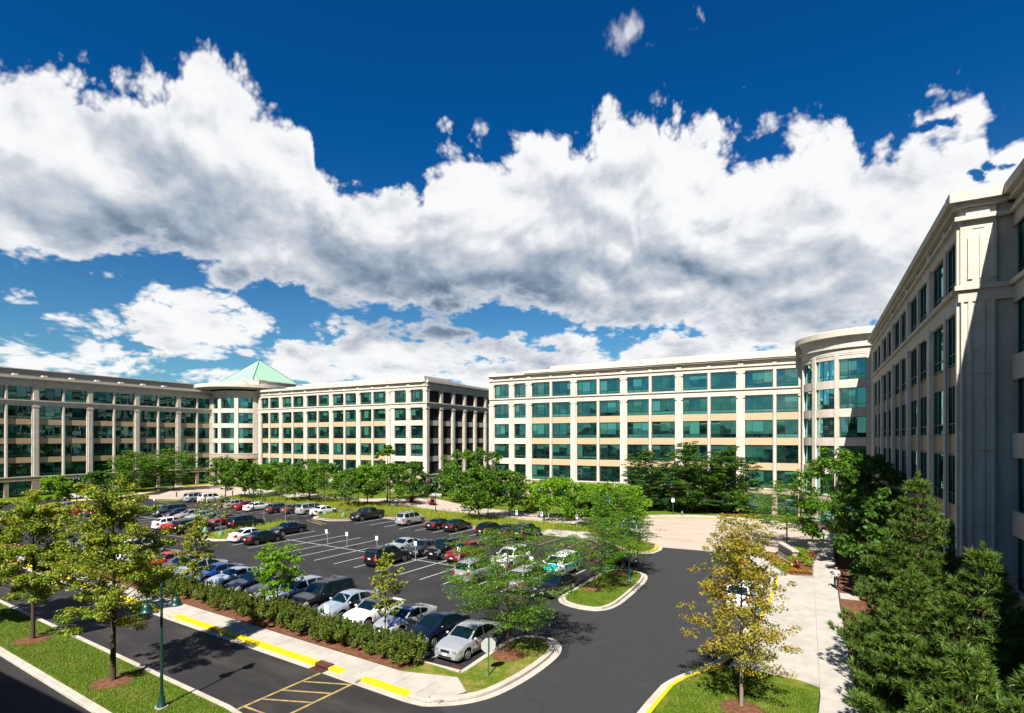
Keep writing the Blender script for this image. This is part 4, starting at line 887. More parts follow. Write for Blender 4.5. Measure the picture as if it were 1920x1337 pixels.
        for k, xh in enumerate([s_+.14 for s_ in sp['seam'][:-1]]): out['door_handle|%s%d' % (nm, k)] = MB().box(xh, xh+.17, *sorted((sd*(hw*.985), sd*(hw*.985+.03))), zb-.14, zb-.11).mesh('door_handle', TRIM if kind in ('jeep',) else CHROME)
    m = MB()
    for xsn in sp['seam']:
        i = min(range(len(xs)), key=lambda k: abs(xs[k]-xsn)); r = rings[i]; xx = xs[i]
        for sd in (1,-1):
            vs = []
            for (y, z) in r[1:5]: vs += [(xx-.007, sd*(y+.006), z), (xx+.007, sd*(y+.006), z)]
            m.add(vs, [(0,1,3,2),(2,3,5,4),(4,5,7,6)])
    out['door_seam'] = m.mesh('door_seam', SEAM)
    bx_('underbody', TRIM, -hl+.18, hl-.18, -hw*.72, hw*.72, .17, .62)
    if sp.get('rack'):
        m = MB(); zt = 1.80
        for sd in (1,-1): m.tube([(-1.7,sd*.62,zt-.02),(-1.6,sd*.62,zt+.06),(.1,sd*.62,zt+.09),(.2,sd*.62,zt)], .022, 5)
        for x in (-1.3,-.3): m.tube([(x,-.62,zt+.08),(x,.62,zt+.08)], .02, 5)
        out['roof_rack'] = m.mesh('roof_rack', CHROME)
    if kind == 'jeep': out['spare_wheel'] = MB().lathe([(.25,0),(.38,.02),(.38,.2),(.25,.22)], 14, 'X', (-hl-.24,0,1.0)).mesh('spare_wheel', TYRE, 40)
    if kind == 'pickup': out['bed_cover'] = MB().box(-2.74,-1.32,-hw*.84,hw*.84,1.15,1.2).mesh('bed_cover', TRIM)
    ty = MB(); ty.lathe([(wr*.62,-.1),(wr*.93,-.105),(wr,-.07),(wr,.07),(wr*.93,.105),(wr*.62,.1)], 18, 'Y'); out['_tyre'] = ty.mesh('wheel', TYRE, 40)
    rm = MB(); rm.lathe([(wr*.64,-.03),(wr*.64,.02)], 18, 'Y'); rm.lathe([(wr*.16,.0),(wr*.14,.06)], 8, 'Y'); rm.lathe([(wr*.66,-.02),(wr*.66,.055),(wr*.57,.05),(wr*.56,.0)], 18, 'Y')
    for k in range(5):
        a = k*2*math.pi/5; c, s_ = math.cos(a), math.sin(a); p = Vector((-s_,0,c))*.035; q0 = Vector((c,0,s_))
        m_ = [q0*wr*.1-p, q0*wr*.6-p*.8, q0*wr*.6+p*.8, q0*wr*.1+p]; rm.add([v+Vector((0,.05,0)) for v in m_]+[v for v in m_], [(0,1,2,3),(3,2,1,0),(0,4,5,1),(3,2,6,7)], 0)
    out['_rim'] = rm.mesh('rim', RIM)
    return out
CARM = {}
def car(kind, colour, p, q, head, label, group=None, cat='car', decal=False, sunroof=False, soft=False, dx=0., name=None, extra=None):
    key = (kind, soft)
    if key not in CARM: CARM[key] = carmesh(kind, soft)
    ms = CARM[key]; sp = SPEC[kind]; v = L(p, q); rz = {'N': R(90), 'S': R(-90), 'E': 0., 'W': R(180)}.get(head, head) if isinstance(head, str) else head
    t = thing(name or {'suv':'parked_suv','minivan':'parked_minivan','pickup':'pickup_truck','jeep':'offroad_car'}.get(kind,'parked_car'), label, cat, v, rz-LA+dx, group)
    for nm, me in ms.items():
        if nm[0] == '_' or ('teal' in nm and not decal): continue
        base = nm.split('|')[0]
        if base.startswith('side_window'): base = 'side_window'
        o = inst(base, me, t)
        if base in ('body', 'mirror'): o.material_slots[0].link = 'OBJECT'; o.material_slots[0].material = PAINT[colour]
        if decal and base == 'teal_panel': o['label'] = 'teal hood and side stripe'
    hw = sp['W']/2
    for x in sp['wx']:
        for sd in (1, -1):
            wh = inst('wheel', ms['_tyre'], t, (x, sd*(hw-.13), sp['wr']), 0 if sd > 0 else math.pi); rm = inst('rim', ms['_rim'], wh, (0,.078,0))
            rm.rotation_euler = (0, rng.uniform(0,6), 0)
    if sunroof:
        zt = max(z for x, z in sp['top']); MB().box(-.42,.12,-.34,.34,zt-.01,zt+.022).obj('sunroof', CGLASS, t)
    return t
HN, HS = 'N', 'S'
FR = lambda k: 3.75-2.75*k
fg = 'cars nosed up to the front hedge'
car('sedan','silver',FR(0),-13.85,HS,'silver sedan at the near right end of the front row beside the stop sign island',fg)
car('sedan','navy',FR(1),-13.4,HS,'dark navy sedan parked right next to the silver sedan by the stop sign',fg)
car('coupe','silver',FR(2),-13.2,HS,'silver sedan with a dark sunroof, third from the stop sign island',fg,sunroof=True)
car('coupe','white',FR(3)-.1,-13.2,HS,'white car with a black soft top beside the car with its door open',fg,soft=True)
opencar = car('sedan','bluesilver',FR(4),-13.0,HS,'pale silver car with its door standing open behind the hedge',fg)
car('suv','black',FR(5),-13.0,HS,'big black SUV with roof rack behind the middle of the hedge',fg)
car('hatch','bluesilver',FR(6)-.2,-12.9,HS,'blue grey hatchback half hidden behind the middle young tree of the hedge',fg)
car('sedan','darkgrey',FR(7),-12.9,HS,'charcoal sedan just left of the blue grey hatchback in the front row',fg)
car('sedan','navy',FR(8),-12.9,HS,'dark blue black sedan next to the pale silver coupe in the front row',fg)
car('coupe','bluesilver',FR(9),-12.9,HS,'pale silver coupe behind the yellowish young tree of the hedge',fg)
car('coupe','blue',FR(10),-13.0,HS,'bright blue coupe with rear spoiler behind the yellowish young tree',fg)
car('sedan','bluesilver',FR(11),-13.0,HS,'silver car left of the blue coupe, partly under the big maple',fg)
car('sedan','darkgrey',FR(12),-13.0,HS,'dark car hidden under the middle maple crown, beside the silver one',fg)
car('sedan','red',FR(13),-13.0,HS,'red car glimpsed through the leaves of the middle maple',fg)
car('sedan','silver',FR(14),-13.0,HS,'silver car glimpsed through the maple left of the red one',fg)
car('hatch','white',FR(15),-13.1,HS,'white car gleaming through the gap between the two big maples',fg)
car('suv','white',FR(16),-13.1,HS,'white SUV behind the left side of the middle maple',fg)
car('suv','black',FR(18),-12.8,HS,'black SUV seen between the crowns of the two left maples',fg)
car('sedan','silver',FR(19),-12.9,HS,'silver car farthest left seen in the front row behind the leftmost maple',fg)
mg = 'cars in the middle double row'
CN, CF = -.85, 4.5
car('sedan','white',-38.75,CN+.1,HN,'white sedan beside the grass island, tail towards the front',mg)
car('sedan','black',-35.85,CN,HN,'black sedan right of the white sedan at the empty stalls',mg)
car('suv','black',-15.85,CN,HN,'large black SUV with its tail out at the right end of the empty stalls',mg)
car('suv','silver',-5.15,CN,HN,'silver SUV seen from behind through the big honey locust',mg)
car('minivan','silver',.1,CN,HN,'silver minivan parked tail first beside the black sedan under the honey locust',mg)
car('sedan','black',2.5,-.9,HS,'black sedan facing the camera against the grass island',mg)
car('sedan','navy',-38.75,CF,HS,'dark navy sedan facing the empty stalls beside the planted island',mg)
car('coupe','silver',-18.6,CF,HS,'silver coupe behind the large black SUV in the far half of the double row',mg)
car('sedan','darkgrey',-15.8,CF,HS,'dark grey sedan between the silver coupe and the boxy black off-roader',mg)
car('jeep','black',-13.1,CF,HS,'boxy black off-roader next to the red one',mg)
car('suv','darkred',-10.4,CF,HS,'dark red SUV facing the camera beside the boxy black off-roader',mg)
car('suv','white',-5.2,CF+.2,HS,'white SUV behind the top of the big honey locust',mg)
car('minivan','white',.1,CF+.1,HS,'white taxi van with teal hood and stripes',mg,decal=True,cat='van')
car('sedan','black',2.6,11.0,'E','black car driving out past the small grass island',None,name='car')
ug = 'cars backed along the planting strip'
CU = 18.2
car('pickup','black',-39.5,CU+.3,HS,'black pickup truck facing the aisle at the left end of the upper row',ug,cat='truck')
car('suv','silver',-30.8,CU+.4,HN,'silver square SUV alone between empty stalls of the upper row',ug)
car('coupe','black',-24.95,CU-.3,HN,'black coupe next to the black sedan of the upper row',ug)
car('sedan','black',-22.1,CU-.1,HN,'black sedan right of the black coupe of the upper row',ug)
car('hatch','black',-16.7,CU-.3,HN,'black crossover left of the dark blue sedan of the upper row',ug)
car('sedan','navy',-14.0,CU,HN,'dark blue sedan between the black crossover and the tall black SUV',ug)
car('suv','black',-11.5,CU,HN,'tall black SUV beside the striped accessible bay',ug)
lg = 'cars parked below the left end of the plaza'
car('sedan','white',-49.3,18.5,HN,'white sedan at the pointed island with young trees in green bags',lg)
car('minivan','silver',-52.1,18.2,HN,'silver minivan beside the white sedan of the left group',lg)
car('sedan','taupe',-55.0,17.3,HN,'brown grey sedan left of the silver minivan',lg)
car('hatch','darkgrey',-57.8,16.4,HN,'dark grey wagon left of the brown grey sedan',lg)
car('sedan','white',-63.1,15.9,HN,'white sedan right of the red one below the plaza',lg)
car('sedan','darkred',-65.8,15.9,HN,'dark red sedan between a white sedan and a silver crossover',lg)
car('hatch','silver',-68.7,15.8,HN,'silver crossover left of the dark red sedan',lg)
car('hatch','darkgrey',-71.6,15.8,HN,'grey wagon at the left end beside the silver crossover',lg)
car('suv','white',-81.6,18.3,HN,'white SUV near the brick turning court on the left',lg)
car('suv','bluesilver',-85.0,17.4,HN,'silver SUV leftmost by the brick turning court',lg)
kg = 'cars in the left double row'
car('suv','black',-49.8,-1.4,HN,'black SUV with red tail lamps at the left side of the grass island',kg)
car('sedan','red',-52.9,-1.4,HN,'bright red sedan left of the black SUV near the island',kg)
car('hatch','white',-55.9,-1.2,HN,'white hatchback behind the middle maple top, beside the red sedan',kg)
car('suv','black',-47.6,4.3,HN,'black SUV nosed away behind the sapling with a green bag',kg)
car('sedan','darkred',-53.0,4.4,HS,'dark red sedan behind the two black SUVs near the island',kg)
car('sedan','green',-56.0,4.5,HS,'dark green sedan left of the dark red one',kg)
car('sedan','lightblue',-59.2,4.5,HS,'light blue sedan in front of the plaza end of the left row',kg)
car('sedan','beige',-62.3,4.5,HS,'beige sedan left of the light blue sedan',kg)
car('sedan','navy',-65.4,4.5,HS,'navy sedan left of the beige sedan',kg)
car('suv','darkgrey',-68.6,4.6,HS,'dark grey SUV left of the navy sedan',kg)
car('sedan','lightblue',-72.2,4.4,HS,'pale blue sedan glimpsed through the top of the middle maple',kg)
car('suv','navy',-75.2,-1.1,HN,'navy SUV at the right of five tails near the left lawn',kg)
car('hatch','green',-78.3,-1.0,HN,'green wagon left of the navy SUV near the left lawn',kg)
car('sedan','darkred',-82.1,-1.0,HN,'maroon sedan left of the green wagon near the left lawn',kg)
car('sedan','black',-85.8,-1.0,HN,'black sedan between the maroon sedan and the silver crossover',kg)
car('hatch','bluesilver',-89.6,-.9,HN,'silver crossover at the far left end of the lot',kg)
car('suv','white',15.55,3.7,HN,'white SUV stopped at the yellow curb behind the golden maple',None,dx=R(-2))
# the open rear door of the pale silver car (its left side is towards the stop sign)
dr = thing('x','x','x'); bpy.data.objects.remove(dr)
hd = bpy.data.objects.new('open_door', None); link(hd, opencar); hd.location = (.92, .88, 0); hd.rotation_euler = (0, 0, R(62)); hd['label'] = 'open door with its window'
m = MB(); m.add([(-.02,-.03,.3),(-1.05,-.03,.3),(-1.10,-.03,.95),(-.02,-.03,.93),(-.02,.03,.3),(-1.05,.03,.3),(-1.10,.05,.95),(-.02,.05,.93)], [(0,1,2,3),(7,6,5,4),(0,4,5,1),(1,5,6,2),(2,6,7,3),(3,7,4,0)])
m.obj('door_panel', PAINT['bluesilver'], hd)
m = MB(); m.tube([(-.06,0,.93),(-.55,-.08,1.33),(-1.0,-.08,1.36),(-1.08,0,.95)], .03, 5); m.obj('window_frame', PAINT['bluesilver'], hd)
MB().add([(-.1,0,.95),(-.55,-.08,1.31),(-.98,-.08,1.33),(-1.05,0,.95),(-.1,.01,.95),(-.55,-.07,1.31),(-.98,-.07,1.33),(-1.05,.01,.95)], [(0,1,2,3),(7,6,5,4)]).obj('window', CGLASS, hd)
MB().box(-.12,.80,.82,.895,.34,.95).obj('doorway', TRIM, opencar)  # black box over the body side stands in for the shaded interior
# ------------------------------------------------------------------ trees and shrubs
def leaves(cents, n, size, k=4, up=.35, flat=None, rs=None, asp=.62):
    """cents: array (m,3) clump points with per-clump radii (m,3); n leaves each -> quads"""
    rs = rs or nr
    C = np.asarray([c[0] for c in cents], dtype=float); Rr = np.asarray([c[1] for c in cents], dtype=float)
    m = len(C); idx = np.repeat(np.arange(m), n); N_ = len(idx)
    d = rs.normal(size=(N_,3)); d /= np.linalg.norm(d, axis=1, keepdims=True); r = rs.random((N_,1))**.45
    P_ = C[idx]+d*r*Rr[idx]
    nn = rs.normal(size=(N_,3)); nn[:,2] = np.abs(nn[:,2])+up; nn += d*.5; nn /= np.linalg.norm(nn, axis=1, keepdims=True)
    t = rs.normal(size=(N_,3)); t -= (t*nn).sum(1, keepdims=True)*nn; t /= np.linalg.norm(t, axis=1, keepdims=True); b = np.cross(nn, t)
    s = size*(.65+.7*rs.random((N_,1)))
    q = np.stack([P_-t*s*.5, P_+b*s*asp*.5-t*s*.05, P_+t*s*.5, P_-b*s*asp*.5-t*s*.05], axis=1)
    return q.reshape(-1, 3)
def limb(m, a, b, r0, r1, bend=.1, n=5, sides=5):
    a, b = Vector(a), Vector(b); L_ = (b-a).length; off = Vector((rng.uniform(-1,1), rng.uniform(-1,1), rng.uniform(-.3,.6)))*bend*L_
    pts_ = [a+(b-a)*t+off*math.sin(t*math.pi) for t in [i/(n-1) for i in range(n)]]
    m.tube(pts_, [r0+(r1-r0)*i/(n-1) for i in range(n)], sides); return pts_
def maple(h, w, bole, lsize, nl, leaf, bark, open_=.0, shape=1., seed=0, dens=1., tw=.013):
    """ascending limbs with leafy twigs; returns (trunk mesh, crown mesh)"""
    rng.seed(seed); rs = np.random.default_rng(seed); m = MB(); tr = tw*h
    m.tube([(0,0,-.1),(0,0,.12),(.02,0,bole),( .0,.03,h*.55),(0,0,h*.93)], [tr*1.5,tr*1.05,tr*.85,tr*.5,tr*.1], 8)
    cl = []; zz = bole*.92; nb = int(26*dens); hc = h-bole*.85
    for i in range(nb):
        t = (i+.5)/nb; z = bole*.85+hc*t*.92; prof = (math.sin(min(1, (t*.92+.12))*math.pi)**.62)*shape+(1-shape)*(1-t); a = i*2.399+rng.uniform(-.4,.4)
        rad = max(.12*w, w/2*prof*rng.uniform(.62,1.02)); rise = rad*rng.uniform(.25,.7)*(1-t*.3)
        p0 = Vector((0,0,z*(.92 if t > .1 else 1))); p1 = Vector((math.cos(a)*rad, math.sin(a)*rad, min(h, z+rise)))
        pl = limb(m, p0, p1, tr*.36*(1-t*.6), tr*.06, .1)
        for j, f in enumerate((.35,.5,.65,.8,.92,1.02)):
            if rng.random() < open_: continue
            c = p0.lerp(p1, f)+Vector((rng.gauss(0,1), rng.gauss(0,1), rng.gauss(0,.7)))*(.07*w)
            s_ = w*rng.uniform(.05,.095)*(1.15-.2*f); cl.append(((c.x,c.y,c.z), (s_, s_, s_*.62)))
            if rng.random() < .8:
                b_ = rng.uniform(-1.2,1.2); c2 = c+Vector((math.cos(a+b_), math.sin(a+b_), rng.uniform(-.25,.45)))*w*.09; cl.append(((c2.x,c2.y,c2.z), (s_*.8, s_*.8, s_*.5)))
                if j > 1: m.tube([c, c2], [tr*.05, tr*.02], 3)
    for k in range(5): cl.append(((rng.gauss(0,.03*w), rng.gauss(0,.03*w), h-.03*h*k-.1), (.05*w,.05*w,.05*h)))
    return m.mesh('trunk', bark, 60), npmesh('crown', leaves(cl, max(3, nl//len(cl)), lsize, rs=rs), 4, leaf)
def locust(h, w, bole, lsize, nl, leaf, bark, seed=0, tiers=9, nb=5, tw=.011):
    """honey locust: flat feathery sprays in tiers with gaps between"""
    rng.seed(seed); rs = np.random.default_rng(seed); m = MB(); tr = tw*h
    m.tube([(0,0,-.1),(0,0,.1),(.03,0,bole),(-.05,.04,h*.6),(0,0,h*.95)], [tr*1.4,tr,tr*.85,tr*.5,tr*.1], 8); cl = []
    for i in range(tiers):
        t = i/(tiers-1); z = bole*.8+(h-bole*.8)*t*.9; prof = math.sin((.18+.80*t)*math.pi)**.7 if t < .9 else .25
        for k in range(nb if t < .8 else 3):
            a = rng.uniform(0, 6.28); a = k*2*math.pi/nb+i*1.1+rng.uniform(-.35,.35)
            rad = w/2*prof*rng.uniform(.7,1.12); p0 = Vector((0,0,z*.88)); p1 = Vector((math.cos(a)*rad, math.sin(a)*rad, z+rad*rng.uniform(.12,.42)))
            limb(m, p0, p1, tr*.33*(1-t*.5), tr*.05, .12)
            for f in (.38,.55,.7,.84,.97,1.08):
                if rng.random() < .12: continue
                c = p0.lerp(p1, f)
                for s in (-1, 1):
                    o = rng.uniform(.02,.11)*w; c2 = c+Vector((-math.sin(a)*s*o, math.cos(a)*s*o, rng.uniform(-.05,.03)*w-.01*w)); s_ = w*rng.uniform(.05,.09)
                    cl.append(((c2.x,c2.y,c2.z), (s_, s_, s_*.15)))
    return m.mesh('trunk', bark, 60), npmesh('crown', leaves(cl, max(3, nl//len(cl)), lsize, up=1.2, rs=rs, asp=.42), 4, leaf)
def bushy(h, w, bole, lsize, nl, leaf, bark, seed=0, cone=0., tw=.011):
    """dense round crown"""
    rng.seed(seed); rs = np.random.default_rng(seed); m = MB(); tr = tw*h
    m.tube([(0,0,-.1),(.03,0,bole),(0,0,h*.8)], [tr*1.3,tr*.9,tr*.2], 7); cl = []
    for i in range(70):
        t = rng.random()**.8; z = bole+(h-bole)*t; a = rng.uniform(0,6.28)
        prof = (1-t)**.75 if cone else max(.05, 1-(abs(t-.38)/.64)**2.1)**.55
        rad = w/2*prof*rng.uniform(.45,.98); s_ = w*rng.uniform(.09,.16)*(1-.35*t)
        cl.append(((rad*math.cos(a), rad*math.sin(a), z-(s_ if t > .85 else 0)), (s_, s_, s_*.75)))
        if i % 5 == 0: limb(m, (0,0,bole+(z-bole)*.5), (rad*.9*math.cos(a), rad*.9*math.sin(a), z), tr*.25, tr*.05)
    return m.mesh('trunk', bark, 60), npmesh('crown', leaves(cl, nl//len(cl), lsize, rs=rs), 4, leaf)
def pine(h, w, seed=0, tuft=.27, nd=34, leaf=None, skirt=.25, per=1.):
    rng.seed(seed); rs = np.random.default_rng(seed); m = MB(); tr = .016*h
    m.tube([(0,0,-.2),(0,0,h*.5),(0.02,0,h*.98)], [tr,tr*.6,tr*.08], 8); T_ = []; D_2 = []
    z = skirt; i = 0
    while z < h-.25:
        t = z/h; ll = w/2*(1-t)**.80*(1.0 if t > .12 else .9); nbr = 7 if t < .6 else 5
        for k in range(nbr):
            a = k*2*math.pi/nbr+i*.7+rng.uniform(-.3,.3); l_ = ll*rng.uniform(.7,1.12); dz = l_*rng.uniform(.12,.40)
            d = Vector((math.cos(a), math.sin(a), 0)); p0 = Vector((0,0,z)); p1 = p0+d*l_+Vector((0,0,dz)); sag = -.10*l_
            P_ = lambda f: p0.lerp(p1, f)+Vector((0,0,sag*math.sin(f*math.pi)))
            m.tube([P_(0), P_(.5), P_(1)], [tr*.22*(1-t*.5), tr*.13, tr*.04], 4)
            ns = max(2, int(l_/.26*per)); side = Vector((-d.y, d.x, 0))
            for j in range(ns):
                f = .22+.78*(j+rng.random()*.6)/ns; b = P_(min(f,1)); 
                for s in (-1, 1):
                    tl = l_*.36*(1.1-f)*rng.uniform(.6,1.2)+.12
                    e = b+side*s*tl+d*tl*.55+Vector((0,0,tl*rng.uniform(.15,.6)))
                    if tl > .45: m.tube([b, e], [tr*.05, tr*.03], 3)
                    for g_2 in range(max(1, int(tl/.24))):
                        q_ = b.lerp(e, (g_2+1)/max(1, int(tl/.24))); T_.append(q_); D_2.append((e-b).normalized()+Vector((0,0,.9)))
            T_.append(p1); D_2.append(d+Vector((0,0,1.1)))
        z += h*.040*rng.uniform(.8,1.2)/per**.5; i += 1
    for k in range(4): T_.append(Vector((0,0,h-.16*k))); D_2.append(Vector((0,0,1)))
    T_ = np.array([tuple(v) for v in T_]); D_3 = np.array([tuple(v.normalized()) for v in D_2]); n_ = len(T_)
    idx = np.repeat(np.arange(n_), nd); N_ = len(idx); dd = D_3[idx]*1.0+rs.normal(size=(N_,3))*.55; dd /= np.linalg.norm(dd, axis=1, keepdims=True)
    base = T_[idx]-D_3[idx]*tuft*.4+D_3[idx]*tuft*.6*rs.random((N_,1)); sc = tuft*(.6+.6*rs.random((N_,1)))
    sd = np.cross(dd, rs.normal(size=(N_,3))); sd /= np.linalg.norm(sd, axis=1, keepdims=True)+1e-6
    q = np.stack([base-sd*.02, base+sd*.02, base+dd*sc], axis=1).reshape(-1,3)
    return m.mesh('trunk', BARKR, 60), npmesh('crown', q, 3, leaf or LF_PINE)
def plant(name, label, cat, v, meshes, rz=0., group=None, sc=1.):
    t = thing(name, label, cat, v, rz, group); t.scale = (sc, sc, sc)
    inst('trunk' if meshes[0].name.startswith('trunk') else 'stem', meshes[0], t); inst('crown', meshes[1], t); return t
def place(px, py, top, wpx, build, name, label, bole=.25, z=.12, group=None, cat='tree', **kw):
    v = at(px, py, z); d = depth(v); h = (py-top)*d/FPX; w_ = wpx*d/FPX
    return plant(name, label, cat, v, build(h, w_, h*bole, **kw), 0, group)
# --- the big trees close by
place(62,1200,928,172,maple,'maple_tree','big yellow green maple on the front lawn, leftmost mulch ring in the picture',.31,lsize=.13,nl=33000,leaf=LF_MAPLE,bark=BARK,seed=3,open_=.22,shape=.75)
place(212,1278,903,212,maple,'maple_tree','large yellow green maple on the front lawn next to the green lamp post',.34,lsize=.115,nl=36000,leaf=LF_MAPLE,bark=BARK,seed=8,open_=.25,shape=.68,dens=1.25)
place(-80,1185,900,165,maple,'maple_tree','maple cut off by the left edge, darker green',.25,lsize=.24,nl=17000,leaf=LF_MAPLE,bark=BARK,seed=5)
place(366,1125,963,66,maple,'young_tree','slim yellowish young maple at the left end of the front hedge',.28,lsize=.17,nl=4200,leaf=LF_YOUNG,bark=BARKP,seed=11,open_=.1,dens=.9,tw=.009)
place(520,1150,1022,88,maple,'young_tree','green young maple in the middle of the front hedge',.30,lsize=.17,nl=5200,leaf=LF_BRIGHT,bark=BARKP,seed=12,open_=.05,tw=.012)
place(722,1200,1032,72,maple,'young_tree','sparse yellowish young maple near the right end of the front hedge',.30,lsize=.15,nl=2600,leaf=LF_YOUNG,bark=BARKP,seed=15,open_=.25,dens=.9,shape=.7,tw=.009)
place(952,1225,985,238,locust,'honey_locust_tree','wide honey locust on the stop sign island',.34,lsize=.13,nl=25000,leaf=LF_LOCUST,bark=BARKR,seed=21,tiers=8,nb=6)
place(1115,1105,968,165,locust,'honey_locust_tree','honey locust on the near end of the small grass island',.38,lsize=.15,nl=11000,leaf=LF_LOCUST,bark=BARKR,seed=22,tiers=7)
place(1166,1075,962,125,locust,'honey_locust_tree','honey locust on the far end of the small grass island',.42,lsize=.16,nl=8500,leaf=LF_LOCUST,bark=BARKR,seed=23,tiers=7)
place(1162,1010,920,115,locust,'honey_locust_tree','honey locust on the yellow edged tip beside the turning court',.40,lsize=.25,nl=9000,leaf=LF_LOCUST,bark=BARKR,seed=24,tiers=7)
place(1390,1327,968,205,maple,'maple_tree','golden brown maple on the lawn corner at bottom right',.22,lsize=.115,nl=17000,leaf=LF_GOLD,bark=BARKP,seed=31,open_=.12,shape=.5,dens=1.7,tw=.010)
place(1475,1027,902,170,locust,'honey_locust_tree','light honey locust behind the stone monument sign',.40,lsize=.24,nl=10000,leaf=LF_LOCUST,bark=BARK,seed=26,tiers=7)
# --- pines beside the walk
plant('pine_tree','tallest pine of the row beside the walk, its tip over the office wall','tree',(4.5,32.2,.1),pine(10.2,7.4,41))
plant('pine_tree','pine at the right edge below the near office windows','tree',(5.2,24.1,.1),pine(8.2,6.4,42))
plant('pine_tree','lowest pine, filling the bottom of the picture right of the walk','tree',(4.0,20.4,.1),pine(5.8,5.6,43))
plant('pine_tree','pine in the bottom right corner of the picture','tree',(4.7,16.4,.1),pine(6.9,5.6,44))
plant('pine_tree','small pine leaning over the walk in front of the tallest one','tree',(3.7,27.6,.1),pine(6.6,5.4,45))

# --- dark trees in the corner
def trw(x, y, h, w_, build, name, label, bole=.2, **kw): return plant(name, label, 'tree', (x, y, .1), build(h, w_, h*bole, **kw))
trw(2.2,63.0,11.4,7.4,bushy,'locust_tree','tall sunlit green tree at the right end of the turning court',.18,lsize=.30,nl=9000,leaf=LF_LOCUST,bark=BARK,seed=51)
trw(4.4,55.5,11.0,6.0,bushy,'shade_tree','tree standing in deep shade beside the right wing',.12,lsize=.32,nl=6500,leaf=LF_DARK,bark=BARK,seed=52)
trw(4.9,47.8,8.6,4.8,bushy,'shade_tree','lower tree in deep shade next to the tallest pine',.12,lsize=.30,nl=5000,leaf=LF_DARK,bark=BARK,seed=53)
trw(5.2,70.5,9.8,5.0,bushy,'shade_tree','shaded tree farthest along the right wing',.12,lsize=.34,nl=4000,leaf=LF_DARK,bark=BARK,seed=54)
# --- in front of the facing wing
gB = 'dark locusts against the facing wing'
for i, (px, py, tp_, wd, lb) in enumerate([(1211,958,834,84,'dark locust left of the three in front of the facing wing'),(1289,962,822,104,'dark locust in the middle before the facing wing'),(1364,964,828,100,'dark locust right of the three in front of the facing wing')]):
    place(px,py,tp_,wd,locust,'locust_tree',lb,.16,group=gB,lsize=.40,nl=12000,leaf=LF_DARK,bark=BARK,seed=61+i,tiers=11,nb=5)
far = [ # px, base y, top y, width px, builder, leaf, label, bole
 (1150,985,905,118,bushy,LF_BRIGHT,'bright green tree above the accessible parking bays',.25),
 (1106,990,925,90,bushy,LF_LOCUST,'mid green tree left of the bright one above the accessible bays',.3),
 (1047,976,893,92,bushy,LF_BRIGHT,'bright green tree with a short trunk beside the white garden chairs',.3),
 (1004,958,905,50,bushy,LF_LIME,'lime green shrub like tree behind the white garden chairs',.1),
 (955,969,885,72,maple,LF_LOCUST,'olive green tree right of the metal tables',.3),
 (943,930,862,44,bushy,LF_CONIF,'brown green conifer before the left end of the facing wing',.05),
 (897,976,882,84,maple,LF_LOCUST,'olive green tree beside the black metal tables',.3),
 (868,940,843,88,bushy,LF_LOCUST,'tall green tree filling the gap between the two wings, left',.1),
 (905,938,838,70,bushy,LF_DARK,'darker green tree filling the gap between the two wings, right',.1),
 (832,930,878,40,bushy,LF_DARK,'dark small tree at the corner of the middle wing',.1),
 (775,935,866,56,bushy,LF_DARK,'dark round tree against the corner bays of the middle wing',.2),
 (731,950,868,92,bushy,LF_LOCUST,'broad round tree on the plaza behind the silver SUV',.25),
 (726,940,836,44,bushy,LF_LOCUST,'narrow taller tree behind the broad round plaza tree',.2),
 (689,948,872,54,maple,LF_BRIGHT,'bright young tree left of the broad round plaza tree',.3),
 (654,950,880,64,bushy,LF_LOCUST,'green plaza tree right of the lamp post behind the white sedan',.3),
 (608,942,868,74,bushy,LF_LOCUST,'green plaza tree behind the silver minivan',.3),
 (580,935,862,74,bushy,LF_DARK,'dark plaza tree behind the black benches',.25),
 (553,940,876,66,bushy,LF_LOCUST,'plaza tree with a bare trunk beside the black benches',.3),
 (517,925,866,60,bushy,LF_LOCUST,'plaza tree left of the black benches',.25),
 (489,930,872,56,bushy,LF_BRIGHT,'bright plaza tree right of the green lamp post',.25),
 (459,936,868,66,maple,LF_LOCUST,'forked tree on the strip before the entrance court, right one',.3),
 (423,934,862,62,maple,LF_LOCUST,'tree on the strip before the entrance court, left one',.3),
 (325,918,843,78,locust,LF_LOCUST,'layered tree before the brown wing, nearer the entrance',.25),
 (252,922,848,88,locust,LF_LOCUST,'layered tree before the brown wing, farther from the entrance',.25),
 (105,938,893,48,bushy,LF_BRIGHT,'small conical young tree on the lawn before the brown wing',.1),
 (185,925,885,52,bushy,LF_DARK,'low dark tree at the hedge before the brown wing',.1),
 (527,900,826,60,locust,LF_DARK,'dark layered tree against the middle wing, left one',.15),
 (578,902,833,80,locust,LF_DARK,'dark layered tree against the middle wing, right one',.15),
 (640,905,872,60,bushy,LF_LOCUST,'low green tree at the foot of the middle wing',.15),
 (1440,960,905,60,bushy,LF_LOCUST,'green tree by the last bays of the facing wing',.15),
 (1100,945,906,60,bushy,LF_BRIGHT,'bright bushy tree against the facing wing',.1)]
for i, (px, py, tp_, wd, bld, lf, lb, bo) in enumerate(far):
    kw = dict(tiers=9, nb=6) if bld is locust else {}
    place(px,py,tp_-4,wd*1.1,bld,'young_tree' if wd < 56 else 'shade_tree',lb,bo*.8,lsize=.33 if bld is not locust else .42,nl=6500 if bld is not locust else 11000,leaf=lf,bark=BARK,seed=80+i,**kw)
